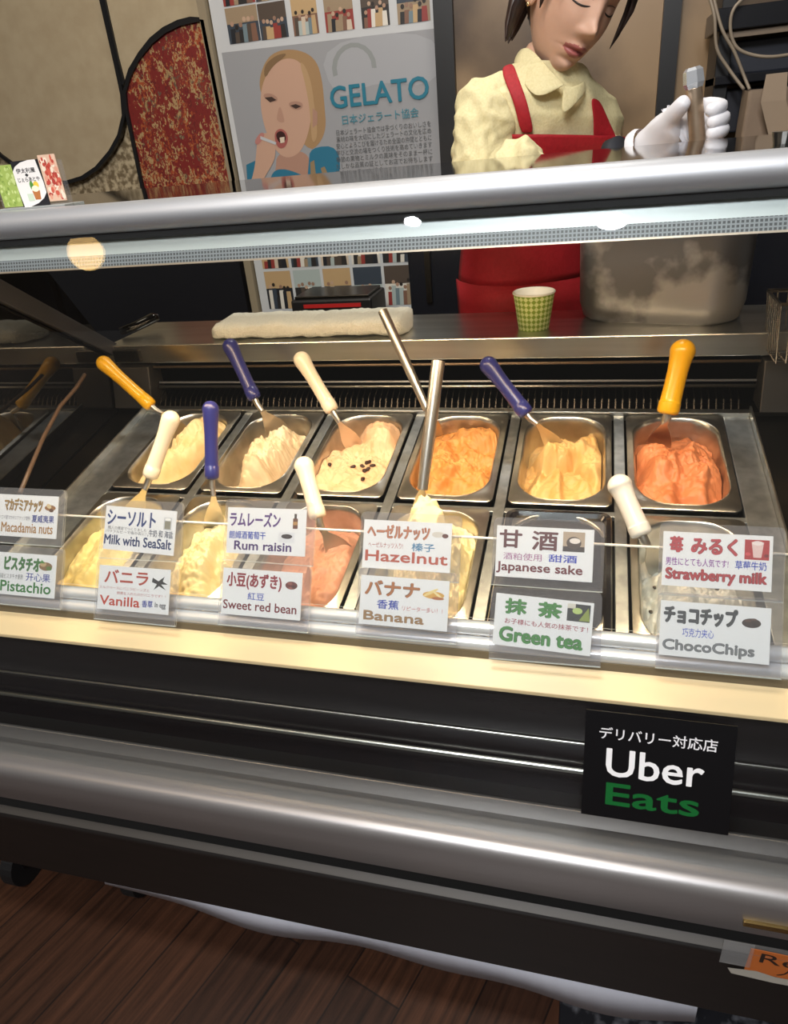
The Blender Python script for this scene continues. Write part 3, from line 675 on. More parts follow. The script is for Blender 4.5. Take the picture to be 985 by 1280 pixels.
S[5, 1] = dict(base=-0.056, bumps=[(-.002, .035, .036, .034, .5, .058, 2.4), (.048, .02, .02, .085, .1, .050, 2), (.0, -.06, .058, .055, 0, .034, 2.2)], strokes=[(-.05, -.11, -.03, .03, .022, .016), (.0, -.115, -.012, .01, .022, .022), (.045, -.08, .012, -.005, .024, .016)], noise=0.0081, scale=30)
S[6, 1] = dict(base=-0.042, bumps=[(-.034, .005, .034, .045, .2, .046, 2.2), (.03, -.01, .034, .085, .0, .036, 2.4), (-.03, -.07, .04, .05, 0, .026, 2)], strokes=[(-.012, -.11, .0, .06, .030, .014), (.035, -.115, .022, .065, .028, .016)], noise=0.0095, scale=32)
S[1, 0] = dict(base=-0.041, bumps=[(.0, .0, .05, .10, 0, .028, 2.4)], strokes=[(-.05, -.10, -.01, .08, .03, .014), (.0, -.11, .03, .08, .03, .014)], noise=0.0068, scale=24)
S[2, 0] = dict(base=-0.046, bumps=[(.005, .02, .042, .085, 0, .040, 2.2), (.0, -.07, .05, .045, 0, .024, 2)], strokes=[(-.03, -.11, -.02, .06, .025, .016), (.03, -.10, .02, .06, .025, .014)], noise=0.0108, scale=36)
S[3, 0] = dict(base=-0.051, bumps=[(.03, -.01, .036, .10, 0, .040, 2.6)], strokes=[(.01, -.11, .0, .08, .035, .012)], noise=0.0068, scale=26)
S[4, 0] = dict(base=-0.026, bumps=[(-.006, .045, .036, .058, .2, .078, 2), (.03, .02, .03, .06, 0, .034, 2), (.01, -.05, .055, .07, 0, .022, 2.2)], strokes=[(-.04, .0, .03, .05, .02, .020), (-.03, .04, .02, .08, .015, .016)], noise=0.0162, scale=44, max=.066)
S[6, 0] = dict(base=-0.056, bumps=[(.012, .0, .046, .085, 0, .046, 2.4), (-.035, .02, .022, .03, 0, .022, 2)], strokes=[(-.05, -.08, -.03, .05, .02, .016)], noise=0.0108, scale=36)
G = {}
for (k, row, lb, c1, c2) in (
    (1, 1, 'pale yellow gelato in the back row leftmost pan, behind the yellow handled spatula', '#d9bb80', '#e6cd9c'),
    (2, 1, 'ivory whipped gelato mound in the back row second pan from left', '#d9bf98', '#ead6b6'),
    (3, 1, 'peach beige gelato with dark raisins on top', '#e3b488', '#edc59e'),
    (4, 1, 'caramel orange gelato crossed by the bare steel handle', '#d4873a', '#e4a660'),
    (5, 1, 'tan custard gelato with a folded crest under the tilted blue spatula', '#d0a058', '#e3bd80'),
    (6, 1, 'salmon orange gelato under the upright yellow spatula', '#c97544', '#d88a5c'),
    (1, 0, 'smooth pale yellow gelato left of the sea salt and vanilla labels', '#dcc681', '#e6d59c'),
    (2, 0, 'cream gelato between the vanilla and red bean labels', '#decb97', '#eadbb2'),
    (3, 0, 'dusty pink gelato right of the red bean label', '#b88068', '#c9947c'),
    (4, 0, 'butter yellow gelato heaped above the hazelnut label', '#decb92', '#ebdcb2'),
    (6, 0, 'white gelato with dark chips left of the strawberry milk label', '#b9b9b4', '#cfcfca')):
    G[k, row] = make_gelato('%d_%d' % (k, row), lb, k, row, S[k, row], c1, c2, k+10*row)
def on_gelato(k, row, x, y, dz=0.):
    o, h = G[k, row]; M_ = Matrix.Translation(pan_loc(k, row)) @ Matrix.Rotation(TILT, 4, 'X')
    return M_ @ Vector((x, y, min(h(x, y), .06)+dz))
# raisins and chocolate chips lying on top
m_rais = mat('raisin', '#33190f', .45); m_chip = mat('chocolate', '#2a1c17', .4)
def bit(name, k, row, x, y, r_, material, label, cat, group, seed):
    p = on_gelato(k, row, x, y, r_[2]*.4); rnd = random.Random(seed); rot = rnd.random()*6
    mb = MB(); mb.ball((0, 0, 0), r_, material, 10, 7, Matrix.Rotation(rot, 3, 'Z'))
    for i, v in enumerate(mb.v): mb.v[i] = v*(1+.22*noise.noise(v*400+Vector((seed, 0, 0))))
    mb.v = [v+p for v in mb.v]
    o = mb.build(name, origin=p, smooth=True); tag(o, label, cat, group); return o
for i, (x, y) in enumerate(((-.045, -.03), (.0, -.034), (.016, -.030), (.023, -.024), (.028, -.036), (.034, -.027), (.030, -.075), (.022, -.040), (.026, -.020))):
    bit('raisin', 3, 1, x, y, (.006, .004, .0028), m_rais, 'dark raisin lying on the peach beige gelato', 'raisin', 'raisins on the peach gelato', i)
for i, (x, y) in enumerate(((-.05, -.02), (-.04, -.06), (-.045, .01), (-.03, .05), (-.02, -.08), (.0, -.05), (.01, .03), (.03, .0))):
    bit('chocolate_chip', 6, 0, x, y, (.0035, .0028, .002), m_chip, 'dark chocolate chip on the white gelato', 'chocolate chip', 'chips on the white gelato', i+20)
# black lid over the fifth front pan
p = pan_loc(5, 0)
root = empty('pan_lid', p, (TILT, 0, 0), world=False); tag(root, 'black plastic lid on the front row pan behind the green tea label', 'lid')
mb = MB(); m_lid = mat('black_lid', '#1d1b1e', .18)
a_ = rrect(OW-.004, OL-.006, .014, 8); b2 = rrect(OW-.016, OL-.018, .014, 8); c2 = rrect(OW-.030, OL-.034, .012, 8)
mb.grid([loop(a_, .0012), loop(a_, .004), loop(b2, .006), loop(b2, .005), loop(c2, -.004)], m_lid, True)
n_ = len(mb.v); mb.f.append(list(range(n_-36, n_))); mb.mi.append(0)
smooth_by_angle(mb.build('cover', root, (0, 0, 0)))
MB().box((-.028, -.012, -.004), (.028, -.004, .014), m_lid).build('grip', root, (0, 0, 0), bevel=.002)

# ================================================================ SPATULAS
M_BLADE = mat('spatula_steel', '#c9c4bc', .34, 1.)
def spatula(label, hcol, htop, hbot, mid, tip, rh, blade_w, group='spatulas with plastic handles'):
    """htop, hbot, mid, tip are world points; handle capsule, steel neck widening into a blade"""
    rh *= 1.13; htop, hbot, mid, tip = (Vector(q_) for q_ in (htop, hbot, mid, tip))
    root = empty('spatula', tip); tag(root, label, 'spatula', group)
    ax = (hbot-htop); ln = ax.length; ax.normalize()
    pts = []; rad = []
    R1 = rh*1.08
    for a_ in range(6, 91, 12):
        pts.append(htop+ax*R1*(1-math.cos(math.radians(a_)))); rad.append(R1*math.sin(math.radians(a_)))
    for s_, r_ in ((.20, 1.02), (.30, .92), (.42, .87), (.6, .86), (.8, .89), (.835, .91), (.84, .95), (.94, .95), (.98, .88), (1.0, .62)):
        pts.append(htop+ax*ln*s_); rad.append(rh*r_)
    smooth_by_angle(MB().tube(pts, rad, mat('handle_'+hcol.lstrip('#'), hcol, .32, Coat_Weight=.2), 20).build('handle', root), 50)
    # neck
    mb = MB(); mb.tube([hbot-ax*.012, hbot+ax*.01, mid], [rh*.42, rh*.4, rh*.34], M_BLADE, 12)
    smooth_by_angle(mb.build('neck', root), 50)
    d_ = (tip-mid); l2 = d_.length; d_.normalize()
    view = (Vector((0, 0, H))-mid).normalized(); wv_ = d_.cross(view).normalized(); nn = wv_.cross(d_).normalized()
    rows = []
    for s_, w_, b_c in ((0, .22, .0), (.12, .3, .0), (.3, .62, .10), (.5, .88, .18), (.75, 1, .22), (.92, .9, .18), (1.0, .5, .1)):
        c_ = mid+d_*l2*s_; hw = blade_w*.5*w_; rr = []
        for q_ in (-1, -.6, -.2, .2, .6, 1): rr.append(c_+wv_*hw*q_+nn*(b_c*blade_w*.35*(q_*q_)-.001))
        for q_ in (1, .6, .2, -.2, -.6, -1): rr.append(c_+wv_*hw*q_+nn*(b_c*blade_w*.35*(q_*q_)+.001))
        rows.append(rr)
    mb = MB(); mb.grid(rows, M_BLADE, True); mb.f += [list(range(12))[::-1], list(range(len(mb.v)-12, len(mb.v)))]; mb.mi += [0, 0]
    smooth_by_angle(mb.build('blade', root), 50)
    return root
def into(x, y, h):
    v = ray(x, y); k = (-DD0-TT*Y1+h)/(v.z-TT*v.y); return (x, y, v.y*k)
def pxpts(*a): return [at(x, y, Y) for x, y, Y in a]
BLUE, YEL, WHT = '#2c2f70', '#dfa614', '#e2d6bf'
spatula('yellow handled spatula leaning left over the leftmost back row pan', YEL, *pxpts((123, 448, 1.17), (190, 508, 1.15), (203, 517, 1.145), into(238, 552, -0.045)), .0125, .036)
spatula('blue handled spatula leaning left in the ivory gelato, in front of the folded towel', BLUE, *pxpts((284, 424, 1.20), (319, 499, 1.16), (328, 514, 1.15), into(352, 545, -0.03)), .0125, .042)
spatula('white handled spatula in the back row peach gelato with raisins', WHT, *pxpts((372, 441, 1.16), (416, 514, 1.12), (424, 528, 1.115), into(446, 562, -0.03)), .0125, .034)
spatula('blue handled spatula leaning left in the tan gelato, right of the steel handles', BLUE, *pxpts((604, 448, 1.15), (659, 518, 1.11), (672, 530, 1.10), into(705, 572, -0.035)), .0125, .032)
spatula('yellow handled spatula standing upright in the salmon orange gelato', YEL, *pxpts((857, 424, 1.14), (834, 518, 1.10), (831, 528, 1.10), into(822, 562, -0.035)), .0155, .040)
spatula('white handled spatula leaning right above the sea salt label', WHT, *pxpts((217, 514, .92), (187, 597, .88), (181, 612, .87), into(160, 655, -0.03)), .0120, .036)
spatula('blue handled spatula standing upright in the front row cream gelato', BLUE, *pxpts((263, 501, .92), (265, 599, .88), (267, 620, .87), into(268, 668, -0.035)), .0105, .034)
spatula('white handled spatula leaning left in the dusty pink gelato', WHT, *pxpts((377, 571, .91), (398, 648, .86), (404, 664, .855), into(432, 700, -0.04)), .0125, .040)
spatula('white handled spatula leaning left beside the strawberry milk label', '#cfccc6', *pxpts((769, 594, .92), (803, 670, .87), (810, 682, .865), into(830, 712, -0.04)), .0140, .040)
# bare steel handled spatulas
def steel_spatula(label, top, bot, tip, r_, bw):
    top, bot, tip = Vector(top), Vector(bot), Vector(tip)
    root = empty('steel_spatula', tip); tag(root, label, 'spatula', 'bare steel spatulas')
    ax = (bot-top).normalized(); mb = MB()
    mb.tube([top+ax*.004, top, top+ax*.0005, top+ax*.001, top+ax*(bot-top).length*.6, bot], [r_*.8, r_*.82, r_, r_, r_*.98, r_*.8], M_BLADE, 20)
    smooth_by_angle(mb.build('handle', root), 40)
    d_ = (tip-bot); view = (Vector((0, 0, H))-bot).normalized(); w_ = d_.cross(view).normalized(); nn = w_.cross(d_).normalized(); rows = []
    for s_, k_ in ((0, .35), (.25, .8), (.6, 1), (1, .8)):
        c_ = bot+d_*s_; rows.append([c_+w_*bw*.5*k_+nn*.001, c_-w_*bw*.5*k_+nn*.001, c_-w_*bw*.5*k_-nn*.001, c_+w_*bw*.5*k_-nn*.001])
    mb = MB(); mb.grid(rows, M_BLADE, True); mb.f += [[3, 2, 1, 0], [12, 13, 14, 15]]; mb.mi += [0, 0]; mb.build('blade', root)
steel_spatula('bare steel spatula leaning left in front of the towel', *pxpts((478, 388, 1.17), (534, 512, 1.11), into(549, 550, -.045)), .0085, .024)
steel_spatula('bare steel spatula standing nearly upright above the hazelnut label', *pxpts((548, 451, .98), (528, 612, .90), into(522, 650, -.02)), .0098, .022)

# ================================================================ LABELS
LEAN = math.atan(.6)
def lab(c, sleeve, label, prn, cw=.1135, ch=.0615):
    """c = card centre (x, D, twist in degrees, front offset)"""
    x, D, tw, offn = c
    yy = .655+.6*(.568-D)
    # base of the holder, on the lean plane
    up = Vector((0, math.sin(LEAN), math.cos(LEAN))); nrm = Vector((0, -math.cos(LEAN), math.sin(LEAN)))
    l_, r_, t_, b_ = sleeve
    base = Vector((x, yy, H-D))-up*(ch/2+b_)+nrm*offn
    root = empty('flavor_label', base, (-LEAN, 0, 0), world=False); tag(root, label, 'label', 'flavor labels in clear sleeves')
    rm = Matrix.Rotation(math.radians(tw), 4, 'Y')
    # clear sleeve: front sheet, back sheet, bottom fold
    w0, w1, h1 = -cw/2-l_, cw/2+r_, ch+t_+b_
    mb = MB()
    def sheet(y0, y1):
        pts = [(w0+.0, 0), (w1, 0), (w1, h1-.006), (w1-.0018, h1-.0018), (w1-.006, h1), (w0+.006, h1), (w0+.0018, h1-.0018), (w0, h1-.006)]
        n = len(pts); v = [(px_, y0, pz_) for px_, pz_ in pts]+[(px_, y1, pz_) for px_, pz_ in pts]
        mb.add(v, [tuple(range(n)), tuple(range(n, 2*n))[::-1]], ACRYL); mb.add(v, [(i, i+n, (i+1) % n+n, (i+1) % n) for i in range(n)], ACRYL_EDGE)
    sheet(-.0022, -.0012); sheet(.0012, .0022)
    mb.box((w0, -.0022, -.001), (w1, .0022, 0), ACRYL_EDGE)
    sl = mb.build('sleeve', root, (0, 0, 0), recalc=False); sl.rotation_euler = (0, -math.radians(tw)*.5, 0)
    o = prn.build('card', root, (0, -.0002, b_)); o.rotation_euler = (0, math.radians(-tw), 0) if False else (0, math.radians(tw), 0)
def card(): return Print(.1135, .0615, '#eef0f1', .0006, .5, step=.00006)
UP, LO = (.004, .012, .010, .010), (.003, .012, .010, .014)
# almond / nut / bottle pictures are small printed shapes
c = card()
c.text('マカデミアナッツ', .17, .08, .77, .40, '#a8864a', .02, outline='#6e5630'); c.ell(.88, .28, .085, .07, '#9a6a3a'); c.ell(.86, .24, .04, .05, '#e0c89a', 2, .5); c.ell(.90, .34, .035, .04, '#5e3b22', 2.5)
c.text('ハワイ産マカデミアナッツ使用', .10, .50, .58, .60, '#5a5060'); c.text('夏威夷果', .61, .46, .95, .64, '#2c3a8c', .02); c.text('Macadamia nuts', .14, .66, .94, .90, '#a87a3c', .02)
lab((-.788, .445, 0, 0), UP, 'macadamia nut label with gold lettering at the far left, upper tier', c)
c = card()
c.text('ピスタチオ', .20, .08, .76, .42, '#3d7a3a', .025, outline='#24502a'); c.ell(.84, .27, .10, .10, '#8a6a45'); c.ell(.80, .22, .05, .06, '#c2a578', 2); c.ell(.89, .31, .045, .05, '#5e7a35', 2.5); c.poly([(.78, .12), (.83, .20), (.74, .20)], '#4d8a3a', 3)
c.text('高級ピスタチオ使用', .12, .50, .50, .62, '#3a3a3a'); c.text('开心果', .55, .45, .92, .64, '#34409a', .01); c.text('Pistachio', .16, .66, .94, .92, '#2f7a35', .03)
lab((-.781, .518, 0, .004), LO, 'pistachio label with green lettering at the far left, lower tier', c)
c = card()
c.text('シーソルト', .03, .08, .72, .43, '#1f3a78', .03); c.rect(.83, .16, .94, .44, '#c9cdd0'); c.rect(.845, .24, .925, .42, '#8c8a78', 2); c.ell(.885, .20, .04, .03, '#f6f6f2', 2.5)
c.text('職人の農家でつくりました', .05, .455, .60, .53, '#33353a'); c.text('パワフルビーで塩の名に！', .02, .54, .60, .61, '#33353a'); c.text(',牛奶 和 海盐', .62, .46, .97, .63, '#27304e', .01)
c.text('Milk with SeaSalt', .01, .65, .96, .88, '#1d3468', .03)
lab((-.5954, .4544, 1.7, 0), UP, 'sea salt milk label with navy lettering, above the vanilla label', c)
c = card()
c.text('バニラ', .08, .08, .70, .40, '#b0402f', .03); c.poly([(.76, .20), (.84, .27), (.92, .16), (.90, .27), (.97, .33), (.88, .34), (.95, .46), (.85, .38), (.78, .47), (.82, .34), (.75, .30)], '#26282a', 2)
c.text('ミルクベースにバニラビーンズと', .02, .46, .72, .53, '#b03a30'); c.text('卵黄を入れたのがバニラです！！', .27, .57, .95, .64, '#b03a30'); c.text('Vanilla', .03, .68, .60, .90, '#c2402c', .03); c.text('香草', .63, .72, .78, .88, '#2b3c9c', .02); c.text('In egg', .81, .74, .96, .89, '#303038', .015)
lab((-.5952, .525, 0, .004), LO, 'vanilla label with red lettering, below the sea salt label', c)
c = card()
c.text('ラムレーズン', .03, .09, .68, .41, '#5c3a80', .03); c.rect(.835, .20, .895, .42, '#6a3b22'); c.rect(.85, .10, .88, .20, '#3d2a20', 1.5); c.rect(.838, .27, .892, .34, '#b98a4a', 2)
c.rect(.66, .50, .86, .72, '#dfe1e6'); c.ell(.765, .59, .07, .05, '#2c1f24', 2); c.text('朗姆酒葡萄干', .03, .51, .50, .68, '#2a48b0', .015); c.text('Rum raisin', .10, .72, .83, .92, '#4a2d70', .035)
lab((-.4023, .4474, -.8, 0), UP, 'rum raisin label with purple lettering, above the red bean label', c)
c = card()
c.text('小豆(あずき)', .05, .08, .75, .44, '#8f1f30', .03); c.ell(.87, .28, .075, .085, '#6a2c28'); c.ell(.85, .24, .03, .03, '#8e4c42', 2); c.ell(.90, .30, .028, .03, '#4e1e1e', 2); c.ell(.86, .34, .025, .025, '#95564c', 2.5)
c.text('紅豆', .33, .49, .54, .65, '#3048b4', .01); c.text('Sweet red bean', .02, .68, .95, .88, '#7a2530', .025)
lab((-.4024, .5176, 0, .004), LO, 'sweet red bean label with dark red lettering, below the rum raisin label', c)
c = card()
c.text('ヘーゼルナッツ', .04, .08, .76, .38, '#c27a55', .02, outline='#8f5338'); c.ell(.85, .24, .07, .06, '#d8d2c8'); c.ell(.93, .26, .035, .045, '#5e2d20', 2)
c.text('ヘーゼルナッツ入り!', .06, .45, .46, .57, '#b0564a', .005); c.text('榛子', .56, .43, .82, .60, '#3f7fa8', .015); c.text('Hazelnut', .03, .62, .97, .85, '#b8523c', .035)
lab((-.2104, .4544, 0, 0), UP, 'hazelnut label with red brown lettering, above the banana label', c)
c = card()
c.text('バナナ', .05, .08, .68, .40, '#b06a32', .025, outline='#6e4320'); c.ell(.83, .30, .12, .075, '#d9a648'); c.ell(.80, .25, .09, .03, '#efd58a', 2, -.5); c.ell(.87, .28, .07, .022, '#f3e0a0', 2.5, .6); c.ell(.88, .36, .07, .03, '#b36a34', 3)
c.text('香蕉', .20, .47, .45, .66, '#2f46ac', .02); c.text('リピーター多い！！', .49, .56, .94, .66, '#c04a48', .0); c.text('Banana', .05, .71, .74, .91, '#a07a4c', .02, outline='#6a4a2a')
lab((-.2096, .515, .3, .004), LO, 'banana label with brown lettering, below the hazelnut label', c)
c = card()
c.text('甘', .03, .07, .27, .43, '#5c1f26', .03); c.text('酒', .37, .07, .64, .45, '#5c1f26', .03); c.rect(.69, .06, .91, .44, '#b5a189'); c.ell(.80, .27, .075, .12, '#4a3a30', 2); c.ell(.81, .23, .055, .055, '#f0e6dc', 3); c.rect(.69, .34, .91, .44, '#3a2e2a', 1.6)
c.text('酒粕使用', .08, .52, .48, .66, '#a0508a', .0); c.text('甜酒', .55, .51, .84, .66, '#2c40b8', .025); c.text('Japanese sake', .01, .70, .90, .93, '#6e2028', .03)
lab((-.0417, .4538, 0, 0), UP, 'Japanese sake label with maroon lettering, above the green tea label', c, ch=.0615)
c = card()
c.text('抹', .10, .07, .33, .38, '#3f8a3c', .03, outline='#22501f'); c.text('茶', .44, .07, .69, .38, '#3f8a3c', .03, outline='#22501f'); c.rect(.74, .05, .97, .38, '#23282a'); c.ell(.84, .18, .05, .06, '#b7d078', 2); c.poly([(.86, .36), (.95, .10), (.97, .36)], '#8a9a40', 2.5); c.rect(.74, .05, .82, .14, '#d6d2c4', 2)
c.text('お子様にも人気の抹茶です！', .11, .46, .96, .57, '#a0263c', .01); c.text('Green tea', .06, .62, .92, .92, '#3f8a3c', .035, outline='#22501f')
lab((-.0404, .5251, 2.0, .004), LO, 'green tea label with green lettering, below the sake label', c)
c = card()
c.text('苺', .06, .08, .19, .38, '#b8353f', .03, outline='#7c2028'); c.text('みるく', .26, .08, .69, .40, '#b8353f', .03, outline='#7c2028'); c.rect(.75, .08, .97, .44, '#b0262a'); c.poly([(.81, .12), (.92, .12), (.90, .40), (.83, .40)], '#e8c9c4', 2); c.ell(.865, .14, .05, .04, '#f4e6e2', 3); c.ell(.78, .34, .025, .03, '#d8484a', 2); c.ell(.945, .36, .02, .03, '#7c161a', 2)
c.text('男性にとても人気です!', .03, .47, .61, .62, '#8a2f9a', .01); c.text('草莓牛奶', .67, .47, .95, .63, '#2c46b4', .015); c.text('Strawberry milk', .03, .66, .96, .94, '#b03038', .03, outline='#701c24')
lab((.1478, .4515, 0, 0), UP, 'strawberry milk label with red lettering, above the choco chips label', c)
c = card()
c.text('チョコチップ', .03, .07, .71, .41, '#3b3f43', .03, outline='#1d2022'); c.ell(.83, .29, .085, .085, '#35251f'); c.ell(.80, .25, .03, .03, '#54392e', 2); c.ell(.86, .32, .03, .03, '#1f1512', 2); c.ell(.85, .22, .025, .02, '#5e443a', 2.5)
c.text('巧克力夹心', .21, .47, .50, .63, '#3550c0', .005); c.text('ChocoChips', .03, .69, .87, .95, '#7a7d80', .015, outline='#2d3032')
lab((.1474, .519, .3, .004), LO, 'choco chips label with dark grey lettering, below the strawberry milk label', c)

# black delivery sticker on the outer glass
root = empty('delivery_sticker', (.0941, gy(.7205)-.0012, z(.7205)), (-math.atan(.343), 0, 0), world=False)
tag(root, 'black square food delivery sticker with white and green words on the lower glass', 'sticker')
p = Print(.159, .131, '#0c0c0f', .0008, .3, step=.00008)
p.text('デリバリー対応店', .10, .14, .885, .255, '#e6e6ea', .012)
p.text('Uber', .155, .335, .815, .60, '#f2f2f4', .02); p.text('Eats', .165, .66, .80, .875, '#14602c', .03)
o = p.build('print', root, (0, 0, 0)); o.rotation_euler = (0, math.radians(0), 0)
# orange notice on the base at lower right
q0 = at(948, 1192, .5445); q1 = at(918, 1232, .5445)
root = empty('orange_notice', (q0.x+.11, .5450, q0.z-.043), world=False); tag(root, 'torn orange paper notice taped to the dark base at lower right', 'notice')
p = Print(.24, .045, '#b5622a', .0006, .6, step=.0001)
p.text('Recommend', .05, .10, .92, .50, '#2a1b14', .01); p.text('人気', .14, .56, .34, .92, '#2a1b14', .0)
o = p.build('paper', root, (0, 0, 0)); o.rotation_euler = (0, math.radians(2), 0)
p = Print(.26, .02, base=False, step=.0002)
p.poly([(0, .2), (.12, 0), (.2, .25), (.3, .2), (.42, .45), (.55, .35), (.7, .6), (.85, .5), (1, .8), (1, 1), (.8, .95), (.6, .9), (.4, .8), (.2, .85), (.02, .7)][::-1], '#a9a49a', 1)
o = p.build('torn_edge', root, (-.008, -.0002, -.012))
MB().box((-.148, -.0003, .012), (-.115, .0004, .056), glass_mat('tape', (.9, .9, .9), .6, .2, alpha=.12)).build('tape', root, (0, 0, 0))

# small sign stand on top at left
q = at(45, 252, .86)
root = empty('counter_sign', (q.x+.008, .86, z(.046)), (0, 0, 0), world=False); tag(root, 'small acrylic counter sign with green, white and red cards at top left', 'counter sign')
hh = .058
p = Print(.030, hh*.86, '#9db35c', .001, .5, step=.0001)
rnd = random.Random(3)
for i in range(60): p.ell(rnd.uniform(.06, .94), rnd.uniform(.04, .96), rnd.uniform(.03, .09), rnd.uniform(.03, .06), rnd.choice(['#b4c878', '#7f9a45', '#c3d28c', '#8fa850']), 1+i*.02, n=7)
p.build('green_card', root, (-.041, -.004, .004))
p = Print(.042, hh*.93, '#1c1c22', .001, .5, step=.0001)
p.poly([(0, .22), (.12, .12), (.35, .04), (.65, 0), (.92, 0), (1, .5), (1, .72), (.85, .84), (.6, .94), (.3, 1), (.05, 1), (.0, .6)][::-1], '#e9e6e4', 1)
p.text('伊太利屋', .12, .16, .82, .27, '#25252a', .02); p.text('じぇらあとや', .10, .36, .90, .46, '#25252a', .02); p.poly([(.47, .275), (.54, .315), (.47, .355), (.40, .315)], '#25252a', 2)
p.poly([(.5, .66), (.78, .66), (.74, .86), (.54, .86)][::-1], '#b5713f', 3); p.ell(.64, .62, .13, .07, '#f0ead0', 3.3); p.ell(.70, .54, .10, .08, '#e6c548', 3.1); p.ell(.54, .55, .07, .10, '#4f8a3c', 3.2); p.rect(.28, .72, .5, .88, '#c9d8c4', 3)
p.build('white_card', root, (-.004, -.0055, .003))
p = Print(.026, hh*.93, '#d9b7a0', .001, .5, step=.0001)
for i in range(70): p.ell(rnd.uniform(.08, .92), rnd.uniform(.05, .95), rnd.uniform(.05, .14), rnd.uniform(.04, .08), rnd.choice(['#b8463a', '#c85a48', '#a83a32', '#e8d8c4', '#d99a82']), 1+i*.02, n=7)
p.build('red_card', root, (.031, -.005, .007))
mb = MB(); mb.box((-.060, -.003, 0), (.050, -.0015, .054), ACRYL).box((-.060, -.020, 0), (.050, .020, .003), ACRYL_EDGE)
mb.build('stand', root, (0, 0, 0))

# ================================================================ THINGS ON THE SERVICE LEDGE
LZ = z(.342)
# paper cup
q = at(667, 424, 1.335)
root = empty('paper_cup', (q.x, 1.335, LZ), world=False); tag(root, 'small paper cup with green checks on the steel ledge', 'cup')
m_cup = mat('green_check', '#8fae3c', .5); N, L, b = nodes(m_cup)
tc = N.new('ShaderNodeTexCoord'); mpp = N.new('ShaderNodeSeparateXYZ'); L.new(tc.outputs['Object'], mpp.inputs[0])
an = N.new('ShaderNodeMath'); an.operation = 'ARCTAN2'; L.new(mpp.outputs[1], an.inputs[0]); L.new(mpp.outputs[0], an.inputs[1])
cmb = N.new('ShaderNodeCombineXYZ'); L.new(an.outputs[0], cmb.inputs[0]); zz = N.new('ShaderNodeMath'); zz.operation = 'MULTIPLY'; zz.inputs[1].default_value = 30; L.new(mpp.outputs[2], zz.inputs[0]); L.new(zz.outputs[0], cmb.inputs[1])
mp = N.new('ShaderNodeMapping'); mp.inputs['Rotation'].default_value = (0, 0, math.radians(45)); L.new(cmb.outputs[0], mp.inputs[0])
ch = N.new('ShaderNodeTexChecker'); ch.inputs['Scale'].default_value = 5.2; ch.inputs['Color1'].default_value = (*hexc('#d3dfa0'), 1); ch.inputs['Color2'].default_value = (*hexc('#7f9f2e'), 1)
L.new(mp.outputs[0], ch.inputs['Vector']); L.new(ch.outputs[0], b.inputs['Base Color'])
def ring(r_, zz_, n=32): return [Vector((r_*math.cos(2*PI*i/n), r_*math.sin(2*PI*i/n), zz_)) for i in range(n)]
m_white = mat('white_paper', '#f2f2ea', .5)
ht = .066
MB().grid([ring(.0001, 0), ring(.028, 0), ring(.0375, ht)], m_cup, True).build('wall', root, (0, 0, 0), smooth=True)
mb = MB(); mb.grid([ring(.0375, ht-.002), ring(.0388, ht-.001), ring(.0388, ht+.001), ring(.0375, ht+.002), ring(.036, ht), ring(.0265, .003), ring(.0001, .003)], m_white, True); mb.build('rim', root, (0, 0, 0), smooth=True)
# folded towel
mb = MB(); rows = []; xl, xr = at(266, 420, 1.33).x, at(512, 420, 1.33).x
for i in range(61):
    t = i/60; x = xl+(xr-xl)*t; e_ = min(1, math.sin(PI*min(t*5, .5))) if t < .1 else 1
    e_ = (min(t/.07, 1)**.5)*(min((1-t)/.02, 1)**.5)
    hgt = (.034+.004*noise.noise(Vector((x*14, 0, 0))))*max(e_, .15); rr = []
    for k in range(24):
        a_ = 2*PI*k/24; yy = 1.345+.060*math.copysign(abs(math.cos(a_))**.5, math.cos(a_))*max(e_, .3); zz_ = LZ+.001+hgt*(.5+.5*math.copysign(abs(math.sin(a_))**.6, math.sin(a_)))
        w_ = .003*noise.noise(Vector((x*40, yy*40, zz_*60)))+.0016*noise.noise(Vector((x*160, yy*160, zz_*160)))
        rr.append(Vector((x, yy+w_, max(LZ+.0005, zz_+w_))))
    rows.append(rr)
mb.grid(rows, noise_mat('terry_cloth', '#eceee2', '#f6f7ee', 300, .9, bump=.6), True); mb.f += [list(range(24))[::-1], list(range(len(mb.v)-24, len(mb.v)))]; mb.mi += [0, 0]
o = mb.build('towel', origin=((xl+xr)/2, 1.345, LZ), smooth=True); tag(o, 'folded off white towel lying on the steel ledge at left', 'towel')
# large steel tub
q = at(822, 410, 1.40)
root = empty('steel_tub', (q.x, 1.405, LZ), (0, 0, math.radians(-14)), world=False); tag(root, 'large scuffed steel tub standing on the ledge beside the cup', 'tub')
m_tub = noise_mat('scuffed_steel', '#77787c', '#b9babd', 9, .42, .75, detail=7, bump=.03, ramp=(.46, .56))
prof = [(.235, .105, .05, .002), (.262, .125, .06, .0), (.275, .135, .06, .006), (.287, .145, .06, .03), (.292, .148, .06, .12), (.296, .150, .06, .185), (.300, .154, .062, .188), (.300, .154, .062, .192), (.290, .146, .058, .19), (.282, .140, .055, .05), (.25, .11, .05, .006)]
mb = MB(); mb.grid([loop(rrect(a_, b3, r_, 8), zz_) for a_, b3, r_, zz_ in prof], m_tub, True); n_ = len(mb.v); mb.f += [list(range(36)), list(range(n_-36, n_))]; mb.mi += [0, 0]
smooth_by_angle(mb.build('body', root, (0, 0, 0)), 50)
mb = MB(); mb.tube([(-.153, -.05, .16), (-.178, -.05, .16), (-.178, .05, .16), (-.153, .05, .16)], .004, STEEL, 8); mb.build('handle', root, (0, 0, 0), smooth=True)
